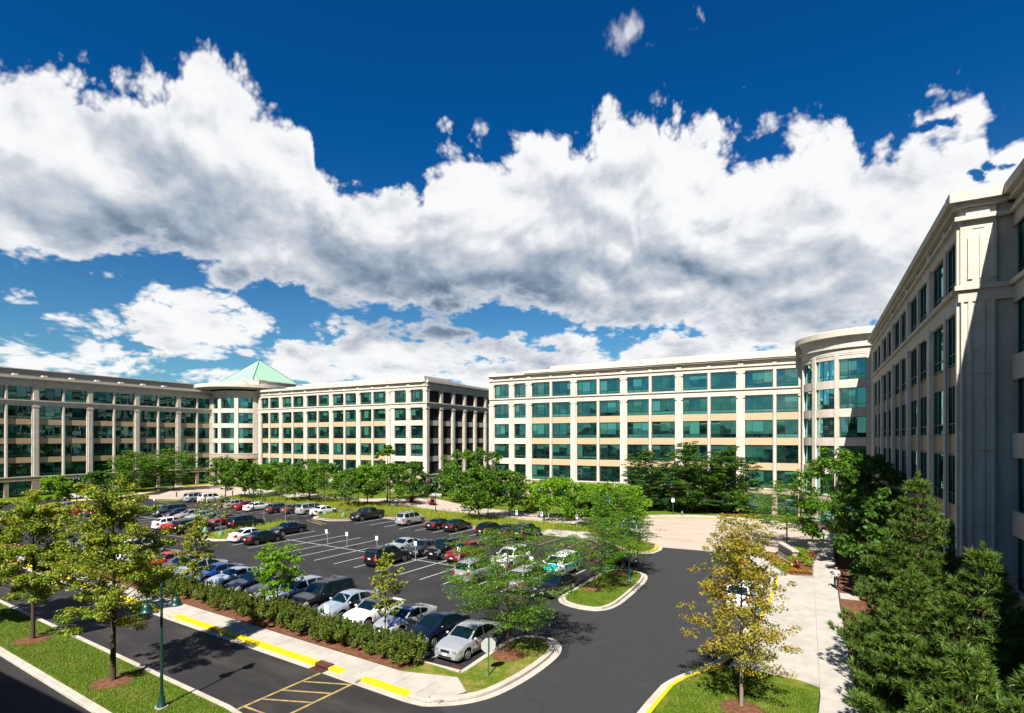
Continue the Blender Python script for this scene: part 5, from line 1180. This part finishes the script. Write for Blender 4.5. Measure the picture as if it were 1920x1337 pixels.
# --- saplings with green watering bags
sap = [(414,1006,925,44,1,'sapling with green watering bag at the lower tip of the middle island'),(495,981,905,42,1,'sapling with green watering bag at the upper end of the middle island'),
       (385,998,930,34,1,'thin sapling with green bag left of the middle island'),(610,966,880,44,1,'sapling with green bag beside the white sedan on the pointed island'),(644,969,898,36,1,'sapling with green bag beside the black pickup truck'),(535,977,878,30,0,'bare stemmed sapling behind the dark navy sedan')]
for i, (px, py, tp_, wd, bag, lb) in enumerate(sap):
    t = place(px,py,tp_,wd,maple,'sapling',lb,.42,lsize=.24,nl=420,leaf=LF_YOUNG if i in (0,2) else LF_LOCUST,bark=BARKP,seed=130+i,open_=.35,dens=.6,tw=.007)
    if bag: MB().lathe([(.42,0),(.38,.25),(.2,.62),(.09,.72)], 10).obj('watering_bag', pm('green_watering_bag',(.10,.25,.13),.6,.3) if i == 0 else bpy.data.materials['green_watering_bag'], t, smooth=50)
# --- front hedge: individual shrubs
def shrubmesh(seed, w_=2.3, h=1.3, n=7500, leaf=None, ls=.10):
    rng.seed(seed); rs = np.random.default_rng(seed); cl = []; m = MB()
    for i in range(34):
        a = rng.uniform(0,6.28); t = rng.random(); rad = w_/2*math.sqrt(rng.random())*.86; z = h*(.30+.62*t*(1-(rad/(w_/2))**2*.45)); s_ = rng.uniform(.13,.22)*w_/1.9
        cl.append(((rad*math.cos(a), rad*math.sin(a), z), (s_, s_, s_*1.15)))
        if i % 3 == 0: limb(m, (rad*.2*math.cos(a), rad*.2*math.sin(a), 0), (rad*math.cos(a), rad*math.sin(a), z), .02, .006, sides=4)
    for i in range(26):     # upright shoots that roughen the top
        a = rng.uniform(0,6.28); rad = w_/2*math.sqrt(rng.random())*.8; z = h*(.86+.20*rng.random())*(1-(rad/(w_/2))**2*.3); cl.append(((rad*math.cos(a), rad*math.sin(a), z), (.05,.05,.16)))
    return m.mesh('stem', BARK, 60), npmesh('crown', leaves(cl, n//len(cl), ls, rs=rs, up=.5), 4, leaf or LF_SHRUB)
SV = [shrubmesh(200+i) for i in range(5)]
ords = ['first','second','third','fourth','fifth','sixth','seventh','eighth','ninth','tenth','eleventh','twelfth','thirteenth','fourteenth','fifteenth','sixteenth','seventeenth','eighteenth','nineteenth','twentieth','twenty-first','twenty-second','twenty-third','twenty-fourth','twenty-fifth','twenty-sixth','twenty-seventh','twenty-eighth','twenty-ninth','thirtieth','thirty-first','thirty-second','thirty-third','thirty-fourth']
rng.seed(5); pp = 2.1
for i in range(34):
    t = plant('shrub', 'dense green shrub of the front hedge, %s counted from the stop sign end' % ords[i], 'shrub', L(pp+rng.uniform(-.1,.1), -17.25+rng.uniform(-.12,.12), .13), SV[i % 5], rng.uniform(0,6.28), 'shrubs of the front hedge', rng.uniform(.88,1.08))
    pp -= 1.32 if i != 15 else 1.9
# hedges at the building feet
def hedgerow(v0, v1, w_, h, n, leaf, label, name='hedge', cat='hedge', ls=.26, seed=0):
    rng.seed(seed); rs = np.random.default_rng(seed); v0, v1 = Vector(v0), Vector(v1); k = max(2, int((v1-v0).length/.8)); cl = []; d = (v1-v0).normalized(); s = Vector((-d.y, d.x, 0))
    for i in range(k):
        for j in range(4):
            c = v0.lerp(v1, (i+rng.random())/k)-v0+s*rng.uniform(-.4,.4)*w_; cl.append(((c.x, c.y, h*rng.uniform(.35,.8)), (.45, .45, h*.28)))
    t = thing(name, label, cat, v0); m = MB()
    for c in cl[::5]: m.tube([(c[0][0], c[0][1], 0), c[0]], [.03,.01], 3)
    inst('stem', m.mesh('stem', BARK), t); inst('crown', npmesh('crown', leaves(cl, n//len(cl), ls, rs=rs), 4, leaf), t); return t
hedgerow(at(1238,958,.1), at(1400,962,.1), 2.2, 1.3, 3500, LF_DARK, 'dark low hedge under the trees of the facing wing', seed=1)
hedgerow(at(1352,968,.1), at(1432,972,.1), 1.0, .5, 900, LF_ORANGE, 'strip of orange red flowers at the edge of the turning court', 'flower_bed', 'flowers', .2, 2)
hedgerow(at(118,924,.1), at(182,918,.1), 1.4, 1.4, 1500, LF_SHRUB, 'clipped hedge before the brown wing, left of the path', seed=3)
hedgerow(at(188,922,.1), at(300,905,.1), 1.8, 1.5, 2500, LF_DARK, 'dark hedge at the foot of the brown wing', seed=4)
hedgerow(at(775,928,.1), at(810,926,.1), 2.2, 2.6, 1500, LF_DARK, 'dark tall hedge by the corner of the middle wing', seed=5)
hedgerow(at(900,945,.1), at(960,950,.1), 2.4, 1.6, 1800, LF_DARK, 'dark hedge behind the black metal tables', seed=6)
hedgerow(at(985,945,.1), at(1075,950,.1), 3.0, 1.8, 2200, LF_BRIGHT, 'bright shrub border before the facing wing', seed=7)
hedgerow(at(560,916,.1), at(690,925,.1), 2.0, 1.5, 2500, LF_DARK, 'dark shrubs behind the plaza lawn', seed=8)
hedgerow(L(17.9,23.9,.15), L(18.1,18.4,.15), 1.9, 1.15, 5200, LF_LIME, 'lime green clipped hedge behind the stone monument sign', ls=.13, seed=9)
hedgerow(L(15.2,21.5,.15), L(16.4,17.0,.15), .6, .5, 1500, LF_ORANGE, 'orange flowers at the foot of the monument sign', 'flower_bed', 'flowers', .10, 10)
hedgerow(L(17.3,15.3,.15), L(19.0,15.7,.15), .8, .45, 1100, LF_ORANGE, 'yellow and orange flowers at the walk side of the sign bed', 'flower_bed', 'flowers', .10, 12)
hedgerow(L(16.5,16.6,.15), L(17.4,15.3,.15), .5, .5, 500, LF_BRIGHT, 'pale spiky grass between the flowers of the sign bed', 'ornamental_grass_clump', 'plant', .14, 13)
# red leaved plants
def redplant(v, s, label):
    rs = np.random.default_rng(int(abs(v.x)*10)); t = thing('red_plant', label, 'plant', v)
    a = rs.random(70)*6.28; e = .3+rs.random(70)*1.1; d = np.stack([np.cos(a)*np.cos(e), np.sin(a)*np.cos(e), np.sin(e)],1); sd = np.cross(d, [0,0,1.]); sd /= np.linalg.norm(sd,axis=1,keepdims=True)
    l = s*(.6+.5*rs.random((70,1))); q = np.stack([d*.03, d*l*.5+sd*s*.07, d*l, d*l*.5-sd*s*.07],1).reshape(-1,3)
    inst('leaf_cluster', npmesh('leaf_cluster', q, 4, LF_RED), t); MB().tube([(0,0,0),(0,0,s*.4)], .03, 5).obj('stem', BARKR, t)
redplant(L(17.75,17.3,.15), .95, 'dark red spiky plant in front of the monument sign'); redplant(L(18.85,21.9,.15), .85, 'red spiky plant at the walk corner behind the lime hedge')
for px, py, w_ in ((772,942,'left'),(810,946,'right')):
    redplant(at(px,py,.25), 1.5, 'red plant in the round bed on the plaza, %s one of two' % w_)
    o = hedgerow(at(px-5,py+1,.12), at(px+7,py+1,.12), 1.2, .4, 260, LF_DARK, 'low green ring planting round the %s red plaza plant' % w_, 'flower_bed', 'plant', .2, px)
# --- ornamental grass on the planting strip, one mass of tufts
def tufts(pts_, n, h, wd, leaf, name, seed=0, spread=.35):
    rs = np.random.default_rng(seed); P_ = np.repeat(np.array(pts_), n, axis=0); N_ = len(P_); a = rs.random(N_)*6.28; lean = rs.random(N_)*.9
    hh = h*(.6+.6*rs.random(N_)); b = P_+np.stack([rs.normal(0,.07,N_), rs.normal(0,.07,N_), np.zeros(N_)],1)
    tip = b+np.stack([np.cos(a)*lean*hh*spread*2, np.sin(a)*lean*hh*spread*2, hh*(1-lean*.35)],1); s = np.stack([-np.sin(a), np.cos(a), np.zeros(N_)],1)*wd
    o = inst(name, npmesh(name, np.stack([b-s, b+s, tip],1).reshape(-1,3), 3, leaf)); o['kind'] = 'stuff'; return o
rng.seed(9); G_ = []
def edge_y(p, lst): return float(np.interp(p, [a for a, b in lst], [b for a, b in lst]))
far_e = [(-88,27.0),(-64.5,33.2),(-41.8,31.4),(-29.5,30.2),(-21.4,29.4),(-12,28.6),(-5,27.0)]
near_e = [(-88,23.4),(-49.2,22.8),(-41,21.7),(-30,21.4),(-11.2,21.8),(-11,25.4),(-6,25.8),(-5,26)]
for i in range(5200):
    p = rng.uniform(-86,-6); q0, q1 = edge_y(p, near_e), edge_y(p, far_e)
    if q1-q0 < .3: continue
    q = q0+(q1-q0)*rng.random()**.8; 
    if math.sin(p*1.7+q*2.3)+rng.gauss(0,.8) < -.9: continue
    v = L(p, q, .12); G_.append(tuple(v))
tufts(G_, 9, .55, .022, LF_GRASS, 'ornamental_grass', 3)
G_ = []
for i in range(500):
    p = rng.uniform(-48.5,-41); q = rng.uniform(-2.8,10.2); v = L(p, q, .12); G_.append(tuple(v)) if rng.random() < .9 and abs(p+44.4+(q-3.5)*.28) < 2.6 else None
tufts(G_, 9, .5, .02, LF_GRASS, 'island_grass', 4)
G_ = [tuple(L(rng.uniform(-48.6,-43), rng.uniform(15.8,21.5), .12)) for i in range(220)]
tufts(G_, 9, .5, .02, LF_GRASS, 'ornamental_grass', 5)
# --- blades that roughen the lawns near the camera
def blades(n, fn, leaf, name, seed, h=.075, w_=.011):
    rs = np.random.default_rng(seed); pq = fn(rs, n); P_ = np.array([tuple(L(p, q, .125)) for p, q in pq]); N_ = len(P_); a = rs.random(N_)*6.28
    s = np.stack([-np.sin(a), np.cos(a), np.zeros(N_)],1)*w_; hh = h*(.5+rs.random(N_)); tip = P_+np.stack([np.cos(a)*hh*.7, np.sin(a)*hh*.7, hh],1)
    o = inst(name, npmesh(name, np.stack([P_-s, P_+s, tip],1).reshape(-1,3), 3, leaf)); o['kind'] = 'stuff'
blades(60000, lambda r, n: np.stack([r.uniform(-34,1,n), r.uniform(-28.1,-25.35,n)],1), LF_LAWN, 'grass', 1)
blades(26000, lambda r, n: np.stack([r.uniform(15.2,20.9,n), r.uniform(-17,-9.6,n)],1), LF_LAWN, 'grass', 2)
def inpoly(x, y, poly):
    c = False; j = len(poly)-1
    for i in range(len(poly)):
        if (poly[i][1] > y) != (poly[j][1] > y) and x < (poly[j][0]-poly[i][0])*(y-poly[i][1])/(poly[j][1]-poly[i][1])+poly[i][0]: c = not c
        j = i
    return c
PL = [(3.0,-17.6),(2.6,-18.2),(5.3,-17.2),(6.85,-18.2),(7.5,-17.5),(7.8,-15.7),(7.8,-13.7),(7.7,-12),(7.1,-11),(6.3,-10.6),(5.6,-11),(5.35,-11.8),(5.35,-13),(5.5,-16.8)]
blades(9000, lambda r, n: np.array([(p, q) for p, q in zip(r.uniform(2.6,7.9,n), r.uniform(-18.2,-10.5,n)) if inpoly(p, q, PL)]), LF_LAWN, 'grass', 3)
I2 = [(cx+(p-cx)*.9, cy+(q-cy)*.95) for p, q in isl2c]
blades(9000, lambda r, n: np.array([(p, q) for p, q in zip(r.uniform(3.5,7.6,n), r.uniform(-3.5,8.6,n)) if inpoly(p, q, I2)]), LF_LAWN, 'grass', 4)
# ------------------------------------------------------------------ lamp posts
def lamp_meshes():
    d = {}
    m = MB(); m.lathe([(.20,0),(.20,.06),(.15,.12),(.13,.38),(.09,.48),(.075,.62),(.085,.66)], 14); d['base'] = m.mesh('base', DGREEN, 40)
    m = MB(); m.lathe([(.068,.6),(.062,1.3),(.075,1.33),(.06,1.38),(.055,3.2),(.05,5.3)], 12); d['pole'] = m.mesh('pole', DGREEN, 40)
    m = MB(); m.lathe([(.06,5.28),(.075,5.32),(.06,5.40),(.02,5.5)], 10); d['finial'] = m.mesh('finial', DGREEN, 40)
    m = MB(); m.tube([(.04,0,4.72),(.22,0,4.92),(.40,0,5.0),(.54,0,4.98),(.60,0,4.92),(.60,0,4.86)], .022, 6); m.tube([(.04,0,4.95),(.2,0,4.97),(.40,0,5.0)], .014, 5); d['arm'] = m.mesh('arm', DGREEN, 50)
    m = MB(); m.lathe([(.03,.52),(.07,.50),(.085,.43),(.075,.36),(.06,.345),(.11,.335),(.15,.29),(.185,.20),(.20,.10),(.235,.04),(.295,.0),(.29,-.012),(.22,.03),(.16,.10)], 18); d['shade'] = m.mesh('lamp_shade', DGREEN, 45)
    m = MB(); m.lathe([(.078,.352),(.078,.372)], 14); d['ring'] = m.mesh('ring', GALV)
    return d
LM = lamp_meshes()
def lamp(v, label, rz, foot=True, sc=1.):
    t = thing('street_lamp', label, 'lamp post', v, rz, 'green twin armed lamp posts'); t.scale = (sc,)*3
    for k in ('base','pole','finial'): inst(k, LM[k], t)
    for s in (0, math.pi):
        inst('arm', LM['arm'], t, (0,0,0), s)
        sh = inst('lamp_shade', LM['shade'], t, (.60*math.cos(s), 0, 4.36), s); inst('ring', LM['ring'], sh)
    if foot: MB().lathe([(.26,-.05),(.26,.03)], 16).obj('footing', CONC, t)
lamp(at(303,1325,.15), 'dark green twin lamp post on the front lawn, closest to the camera', R(86))
for px, py, lb in ((475,988,'dark green twin lamp post on the middle island behind the white sedan'),(672,949,'dark green twin lamp post at the plaza edge behind the white sedan on the left'),(817,961,'dark green lamp post beside the white plaza bench'),
                   (915,969,'dark green lamp post right of the black metal tables'),(1020,977,'green lamp post in front of the white garden chairs'),(144,943,'green lamp post at the left road before the brown wing'),(1136,1012,'green lamp post hidden in the locusts by the accessible bays'),(1180,1088,'green lamp post among the leaves over the small grass island')):
    lamp(at(px,py,.12), lb, R(20) if px not in (1136,) else R(60))
# ------------------------------------------------------------------ signs
def post_sign(v, h, pw, ph, label, postmat=GALV, facing=-LA, cat='sign', sq=None, lean=0., name='stall_sign', group=None, blue=False):
    t = thing(name, label, cat, v, facing, group); t.rotation_euler = (0, lean, facing)
    MB().box(-.025,.025,-.02,.02,-.05,h).obj('post', postmat, t)
    pn = MB().box(-pw/2,pw/2,-.045,-.025,h-ph,h+.01).obj('plate', SIGNW, t)
    if blue: MB().box(-pw*.32,pw*.32,-.05,-.044,h-ph*.55,h-.06).obj('blue_symbol', SIGNB, pn)
    else:
        MB().box(-pw*.30,pw*.30,-.049,-.044,h-ph*.42,h-ph*.30).obj('print', SIGNG, pn)
    return t
sg = 'numbered stall signs along the middle line'
for p, lb, ln in ((-27.7,'small white stall sign leaning left, leftmost of the middle line',R(-9)),(-24.6,'small white stall sign second from the left on the middle line',0),(-20.0,'white stall sign just left of the big black SUV',0),
              (-14.6,'white stall sign in front of the dark grey sedan',0),(-9.15,'white stall sign in front of the dark red SUV',0),(-3.9,'white stall sign behind the honey locust, before the white SUV',0),(-1.25,'white stall sign left of the teal and white van',0),(1.45,'thin stall sign right of the teal and white van',0)):
    post_sign(L(p,1.76,0), 1.85, .36, .42, lb, group=sg, lean=ln)
for px, py, lb in ((1082,993,'blue and white accessible parking sign, rightmost of three'),(1016,987,'blue and white accessible parking sign, middle of three'),(969,984,'accessible parking sign left of three, above the tall black SUV')):
    post_sign(at(px,py,.12), 2.0, .32, .62, lb, name='accessible_parking_sign', blue=True, group='accessible parking signs')
post_sign(at(289,951,0), 1.6, .4, .45, 'white stall sign glimpsed right of the middle maple', group=sg)
post_sign(at(1262,966,.12), 2.6, .45, .55, 'white sign on a green post at the edge of the turning court', POSTG, name='road_sign')
np_ = thing('no_parking_sign', 'white no parking sign with red print on a brown post at the hedge', 'sign', L(-3.75,-17.75,.13), -LA+R(6))
MB().box(-.028,.028,-.02,.02,-.05,2.18).obj('post', BROWNP, np_)
pl = MB().box(-.155,.155,-.045,-.022,1.72,2.20).obj('plate', SIGNW, np_)
for i, (tx, sz, z) in enumerate((('NO',.15,2.10),('PARKING',.075,1.995),('FIRE',.085,1.89),('LANE',.085,1.79))): text(tx, sz, SIGNR, pl, (0,-.047,z), (R(90),0,0), .002)
MB().add([(-.14,-.047,1.94),(.14,-.047,1.94),(.14,-.047,1.95),(-.14,-.047,1.95)],[(0,1,2,3)]).obj('print', SIGNR, pl)
st = thing('stop_sign', 'grey back of an octagonal stop sign on a green post, on the near island', 'sign', at(916,1267,.13), R(222))
MB().box(-.03,.03,-.025,.025,-.05,1.93).obj('post', POSTG, st)
oc = [(.395*math.cos(R(22.5+45*k)), .395*math.sin(R(22.5+45*k))) for k in range(8)]
m = MB(); m.add([(x,.028,1.52+y) for x,y in oc]+[(x,.036,1.52+y) for x,y in oc], [tuple(range(8)), tuple(range(15,7,-1))]+[(i,(i+1)%8,8+(i+1)%8,8+i)[::-1] for i in range(8)])
pl = m.obj('plate', SIGNG, st)
m = MB(); m.add([(x*.97,.0385,1.52+y*.97) for x,y in oc], [tuple(range(7,-1,-1))]); m.obj('red_face', SIGNR, pl)
text('STOP', .27, SIGNW, pl, (0,.041,1.52), (R(90),0,R(180)), .001)
st.rotation_euler = (0,0,YAW+R(12))
# ------------------------------------------------------------------ monument sign with its bed
v0, v1 = L(15.75,22.6,.1), L(17.5,18.4,.1); dv = v1-v0; ln = dv.length; an = math.atan2(dv.y, dv.x)
MS = thing('monument_sign', 'low stone sign wall with a pale coping, in the planted bed by the walk', 'sign', (v0.x, v0.y, .12), an)
MB().box(0,ln,-.1,.55,0,.12).obj('footing', STONE, MS); MB().box(.1,ln-.1,.0,.45,.12,.62).obj('lower_course', CONC, MS); MB().box(.14,ln-.14,.04,.42,.62,1.28).obj('sign_panel', STONE, MS)
MB().box(-.02,ln+.02,-.09,.54,1.28,1.42).obj('coping', CONC, MS)
MB().box(ln*.36,ln*.42,-.016,.0,.30,.45).obj('plaque', SIGNG, MS)
for k in range(9): MB().box(.5+k*.42,.5+k*.42+.3,.012,.04,.86,1.08).obj('letter_block', SIGNG, MS)
# ------------------------------------------------------------------ bollards, hydrant, furniture
BOL = MB().lathe([(.10,0),(.10,.72),(.115,.74),(.115,.80),(.07,.95),(.0,.99)], 12).mesh('column', BLACKM, 40); BOB = MB().lathe([(.16,-.03),(.16,.05),(.11,.08)], 12).mesh('foot', BLACKM, 40)
for px, py, lb in ((331,931,'black bollard left of the silver SUV by the turning court'),(436,928,'black bollard between the two forked trees before the entrance'),(1199,1012,'black bollard at the tip beside the yellow curb'),(470,950,'black bollard below the forked tree on the left strip')):
    t = thing('bollard', lb, 'bollard', at(px,py,.12), 0, 'black bollards'); inst('column', BOL, t); inst('foot', BOB, t)
HY_ = thing('fire_hydrant', 'blue grey hydrant at the edge of the turning court', 'fire hydrant', at(1279,967,.12))
HM = pm('hydrant_paint', (.12,.25,.32), .5, .4)
m = MB().lathe([(.16,0),(.16,.06),(.10,.1),(.10,.55),(.13,.57),(.12,.66),(.05,.74)], 12).obj('barrel', HM, HY_, smooth=40); MB().lathe([(.05,-.2),(.06,-.2),(.06,.2),(.05,.2)], 8, 'X', (0,0,.45)).obj('nozzle', HM, HY_)
def bench(v, label, mat, rz=0., w_=1.7, name='bench'):
    t = thing(name, label, 'bench', v, rz)
    m = MB(); [m.box(-w_/2,w_/2,-.22+i*.12,-.13+i*.12,.43,.46) for i in range(4)]; m.obj('seat', mat, t)
    m = MB(); [m.box(-w_/2,w_/2,.27,.30,.56+i*.12,.64+i*.12) for i in range(3)]; m.obj('backrest', mat, t)
    for x in (-w_/2+.08, w_/2-.12):
        for y in (-.2,.24): MB().box(x,x+.05,y,y+.05,0,.44 if y < 0 else .9).obj('leg', mat, t)
        MB().box(x,x+.05,-.22,.28,.62,.66).obj('armrest', mat, t)
WB = pm('white_bench_paint', (.72,.72,.70), .6, .3); WD = pm('weathered_wood', (.35,.28,.21), .8, .2, .2, 6.)
bench(at(816,934,.13), 'white bench at the back edge of the plaza', WB, R(8), 2.6)
for px, py, lb in ((517,934,'black metal bench on the plaza, left of two'),(571,936,'black metal bench on the plaza, right of two'),(588,930,'wooden bench in the shade of the plaza trees')): bench(at(px,py,.13), lb, BLACKM if 'black' in lb else WD, R(15), 2.2)
def chair(v, label, rz):
    t = thing('garden_chair', label, 'chair', v, rz)
    MB().box(-.35,.35,-.3,.3,.40,.46).obj('seat', WB, t); m = MB(); [m.box(-.35+i*.15,-.25+i*.15,.27,.31,.46,1.1) for i in range(5)]; m.obj('backrest', WB, t)
    for x in (-.35,.29):
        for y in (-.3,.25): MB().box(x,x+.06,y,y+.06,0,.40 if y > 0 else .62).obj('leg', WB, t)
        MB().box(x,x+.06,-.32,.3,.62,.66).obj('armrest', WB, t)
chair(at(1012,967,.13), 'white wooden garden chair on the plaza, left of two', R(-60)); chair(at(1028,970,.13), 'white wooden garden chair on the plaza, right of two', R(80))
TB = thing('metal_table_set', 'black metal table with seats in the shade of the plaza tree', 'table', at(880,966,.13))
MB().lathe([(.55,.72),(.55,.75)], 16).obj('tabletop', BLACKM, TB); MB().lathe([(.25,0),(.05,.05),(.05,.72)], 10).obj('pedestal', BLACKM, TB)
for k in range(4):
    a = k*math.pi/2+.4; c = (.95*math.cos(a), .95*math.sin(a), 0); s_ = MB().lathe([(.2,.44),(.2,.47)], 12, 'Z', c).obj('seat', BLACKM, TB); MB().lathe([(.025,0),(.025,.44)], 6, 'Z', c).obj('seat_post', BLACKM, TB)
TB2 = thing('metal_table_set', 'second black metal table nearer the ornamental grass', 'table', at(868,958,.13))
MB().lathe([(.55,.72),(.55,.75)], 16).obj('tabletop', BLACKM, TB2); MB().lathe([(.25,0),(.05,.05),(.05,.72)], 10).obj('pedestal', BLACKM, TB2)
for k in range(4):
    a = k*math.pi/2+.9; c = (.95*math.cos(a), .95*math.sin(a), 0); MB().lathe([(.2,.44),(.2,.47)], 12, 'Z', c).obj('seat', BLACKM, TB2); MB().lathe([(.025,0),(.025,.44)], 6, 'Z', c).obj('seat_post', BLACKM, TB2)
LWS = thing('low_sign_wall', 'pale low wall sign on the lawn before the brown wing', 'wall', at(200,921,.1), R(70))
MB().box(-2.2,2.2,-.2,.2,0,1.5).obj('wall', PINK, LWS); MB().box(-2.3,2.3,-.28,.28,1.5,1.65).obj('coping', CONC, LWS)
UB = thing('utility_box', 'small white utility box on the lawn by the left path', 'box', at(163,935,.1)); MB().box(-.4,.4,-.3,.3,0,.7).obj('cabinet', SIGNW, UB); MB().box(-.44,.44,-.34,.34,.7,.76).obj('lid', SIGNG, UB)
# path from the left road to the brown wing
sheet('footpath', [(at(118,921).x, at(118,921).y), (at(128,922).x, at(128,922).y), (at(160,936).x, at(160,936).y), (at(135,938).x, at(135,938).y)], .134, CONC, world=True)
# ------------------------------------------------------------------ people
def skin(name, verts, edges, rad, mat, parent, sub=2):
    me = bpy.data.meshes.new(name); me.from_pydata(verts, edges, []); o = bpy.data.objects.new(name, me); COL.objects.link(o)
    sm = o.modifiers.new('skin', 'SKIN'); sk = me.skin_vertices[0].data if me.skin_vertices else None
    if sk is None:
        import bmesh
        bm = bmesh.new(); bm.from_mesh(me); lay = bm.verts.layers.skin.verify(); bm.verts.ensure_lookup_table()
        for v, r in zip(bm.verts, rad): v[lay].radius = (r, r) if not isinstance(r, tuple) else r
        bm.verts[0][lay].use_root = True; bm.to_mesh(me); bm.free()
    else:
        for s_, r in zip(sk, rad): s_.radius = (r, r) if not isinstance(r, tuple) else r
        sk[0].use_root = True
    ss = o.modifiers.new('sub', 'SUBSURF'); ss.levels = sub; ss.render_levels = sub
    bpy.context.view_layer.update(); m2 = bpy.data.meshes.new_from_object(o.evaluated_get(bpy.context.evaluated_depsgraph_get()))
    bpy.data.objects.remove(o); m2.name = name; m2.materials.clear(); m2.materials.append(mat); m2.polygons.foreach_set('use_smooth', [True]*len(m2.polygons)); m2.update()
    return inst(name, m2, parent)
SKINM = pm('skin', (.50,.27,.18), .6, .3)
def person(label, v, rz, shirt, trouser, legs, arms, hair=None, shorts=False, sc=1.):
    t = thing('person', label, 'person', v, rz); t.scale = (sc,)*3
    V = []; E_ = []; Rd = []
    def n(p, r, par=None):
        V.append(p); Rd.append(r)
        if par is not None: E_.append((par, len(V)-1))
        return len(V)-1
    pel = n((0,0,.95), (.15,.11)); ch = n((.0,0,1.18), (.14,.10), pel); sh = n((.0,0,1.40), (.16,.10), ch); nk = n((.0,0,1.50), .055, sh); hd_ = n((.02,0,1.58), .075, nk); hm = n((.025,0,1.655), .098, hd_); n((.015,0,1.73), .07, hm)
    chains = {}
    for s in (1,-1):
        kx, ax_, kz, az2 = legs[0 if s > 0 else 1]
        hp = n((0,s*.095,.88), .088, pel); kn = n((kx,s*.10,kz), .058, hp); an_ = n((ax_,s*.10,az2), .042, kn); n((ax_+.15,s*.11,az2-.05), .038, an_)
        chains['leg%d' % s] = [V[hp], V[kn], V[an_]]
        e, h_ = arms[0 if s > 0 else 1]
        so_ = n((0,s*.185,1.41), .062, sh); el2 = n(e, .040, so_); wr2 = n(h_, .028, el2); d = (Vector(h_)-Vector(e)).normalized(); pm_ = n(tuple(Vector(h_)+d*.06), (.040,.018), wr2)
        chains['arm%d' % s] = [V[so_], V[el2], V[wr2]]
        sd = Vector((-d.y, d.x, 0)) if abs(d.z) < .7 else Vector((1,0,0))
        for k in range(4): b = n(tuple(Vector(V[pm_])+d*.045+sd*(.028-.018*k)), .010, pm_); n(tuple(Vector(V[b])+d*(.035+.008*(k in (1,2)))+Vector((.012,0,0))), .008, b)
        b = n(tuple(Vector(V[wr2])+d*.03+sd*.035), .011, wr2); n(tuple(Vector(V[b])+d*.035+sd*.01), .009, b)
    skin('body', V, E_, Rd, SKINM, t)
    # shirt
    V2 = [(0,0,.88),(0,0,1.14),(0,0,1.40),(0,0,1.47)]; E2 = [(0,1),(1,2),(2,3)]; R2 = [(.18,.14),(.17,.13),(.185,.125),.075]
    for s in (1,-1):
        a, b, c = chains['arm%d' % s]; b2 = tuple(Vector(a).lerp(Vector(b), .75)); i = len(V2); V2 += [a, b2]; E2 += [(2,i),(i,i+1)]; R2 += [.078,.064]
    skin('shirt', V2, E2, R2, shirt, t)
    V3 = [(0,0,1.05),(0,0,.90)]; E3 = [(0,1)]; R3 = [(.165,.13),(.172,.135)]
    for s in (1,-1):
        a, b, c = chains['leg%d' % s]; i = len(V3); V3 += [a, b if not shorts else tuple(Vector(a).lerp(Vector(b), .9))]; E3 += [(1,i),(i,i+1)]; R3 += [.10,.076]
        if not shorts: V3 += [c]; E3 += [(i+1,i+2)]; R3 += [.062]
    skin('trousers' if not shorts else 'shorts', V3, E3, R3, trouser, t)
    for s in (1,-1):
        c = chains['leg%d' % s][2]; m = MB(); m.lathe([(.0,-.03),(.062,.0),(.066,.12),(.058,.24),(.0,.29)], 8, 'X', (c[0]-.07, c[1], c[2]-.05)); m.obj('shoe', BLACKM, t, smooth=60)
    for s in (1,-1):
        MB().lathe([(0,-.012),(.012,0),(0,.012)], 6, 'X', (.108,s*.034,1.665)).obj('eye', SIGNK, t); MB().lathe([(.005,-.03),(.02,0),(.005,.03)], 6, 'Z', (.02,s*.098,1.65)).obj('ear', SKINM, t)
    MB().lathe([(.0,-.03),(.014,-.01),(.005,.03)], 5, 'Z', (.118,0,1.645)).obj('nose', SKINM, t); MB().box(.108,.116,-.025,.025,1.605,1.613).obj('mouth', SIGNR, t)
    if hair: MB().lathe([(.100,.0),(.104,.05),(.08,.105),(.0,.125)], 12, 'Z', (-.0,0,1.665)).obj('hair', hair, t, smooth=60)
    return t
WSH = pm('white_shirt', (.72,.72,.72), .8, .2); BLP = pm('black_trousers', (.012,.012,.014), .8, .2); LBS = pm('light_blue_shirt', (.45,.58,.68), .8, .2); TEALS = pm('teal_shorts', (.12,.42,.42), .8, .2); HAIRB = pm('black_hair', (.01,.008,.006), .7, .2); HAIRG = pm('grey_hair', (.45,.42,.38), .8, .2)
vw = at(1568,1104,.13)
wk = person('bald man in white shirt and black trousers walking down the walk, hand at his belly', vw, R(-97), WSH, BLP, [(.16,.22,.50,.10),(-.02,-.22,.49,.14)], [((.03,.27,1.16),(.20,.16,1.05)), ((-.05,-.29,1.15),(.02,-.33,.90))])
MB().box(.22,.30,.02,.12,1.02,1.10).obj('held_cup', BLACKM, wk)
dp = L(-6.05,-11.6,0); person('dark haired person in light blue shirt behind the open car door', dp, R(200)-LA, LBS, BLP, [(.02,0,.50,.09),(.04,.0,.50,.09)], [((.12,.26,1.18),(.30,.20,1.15)), ((.08,-.27,1.16),(.22,-.22,1.0))], HAIRB)
person('person in white top and teal shorts standing by the white SUV at the turning court', at(388,949,0), R(100), WSH, TEALS, [(.03,.0,.50,.09),(-.01,.0,.50,.09)], [((.02,.27,1.16),(.08,.27,.92)), ((.02,-.27,1.16),(.10,-.25,.93))], HAIRG, shorts=True)
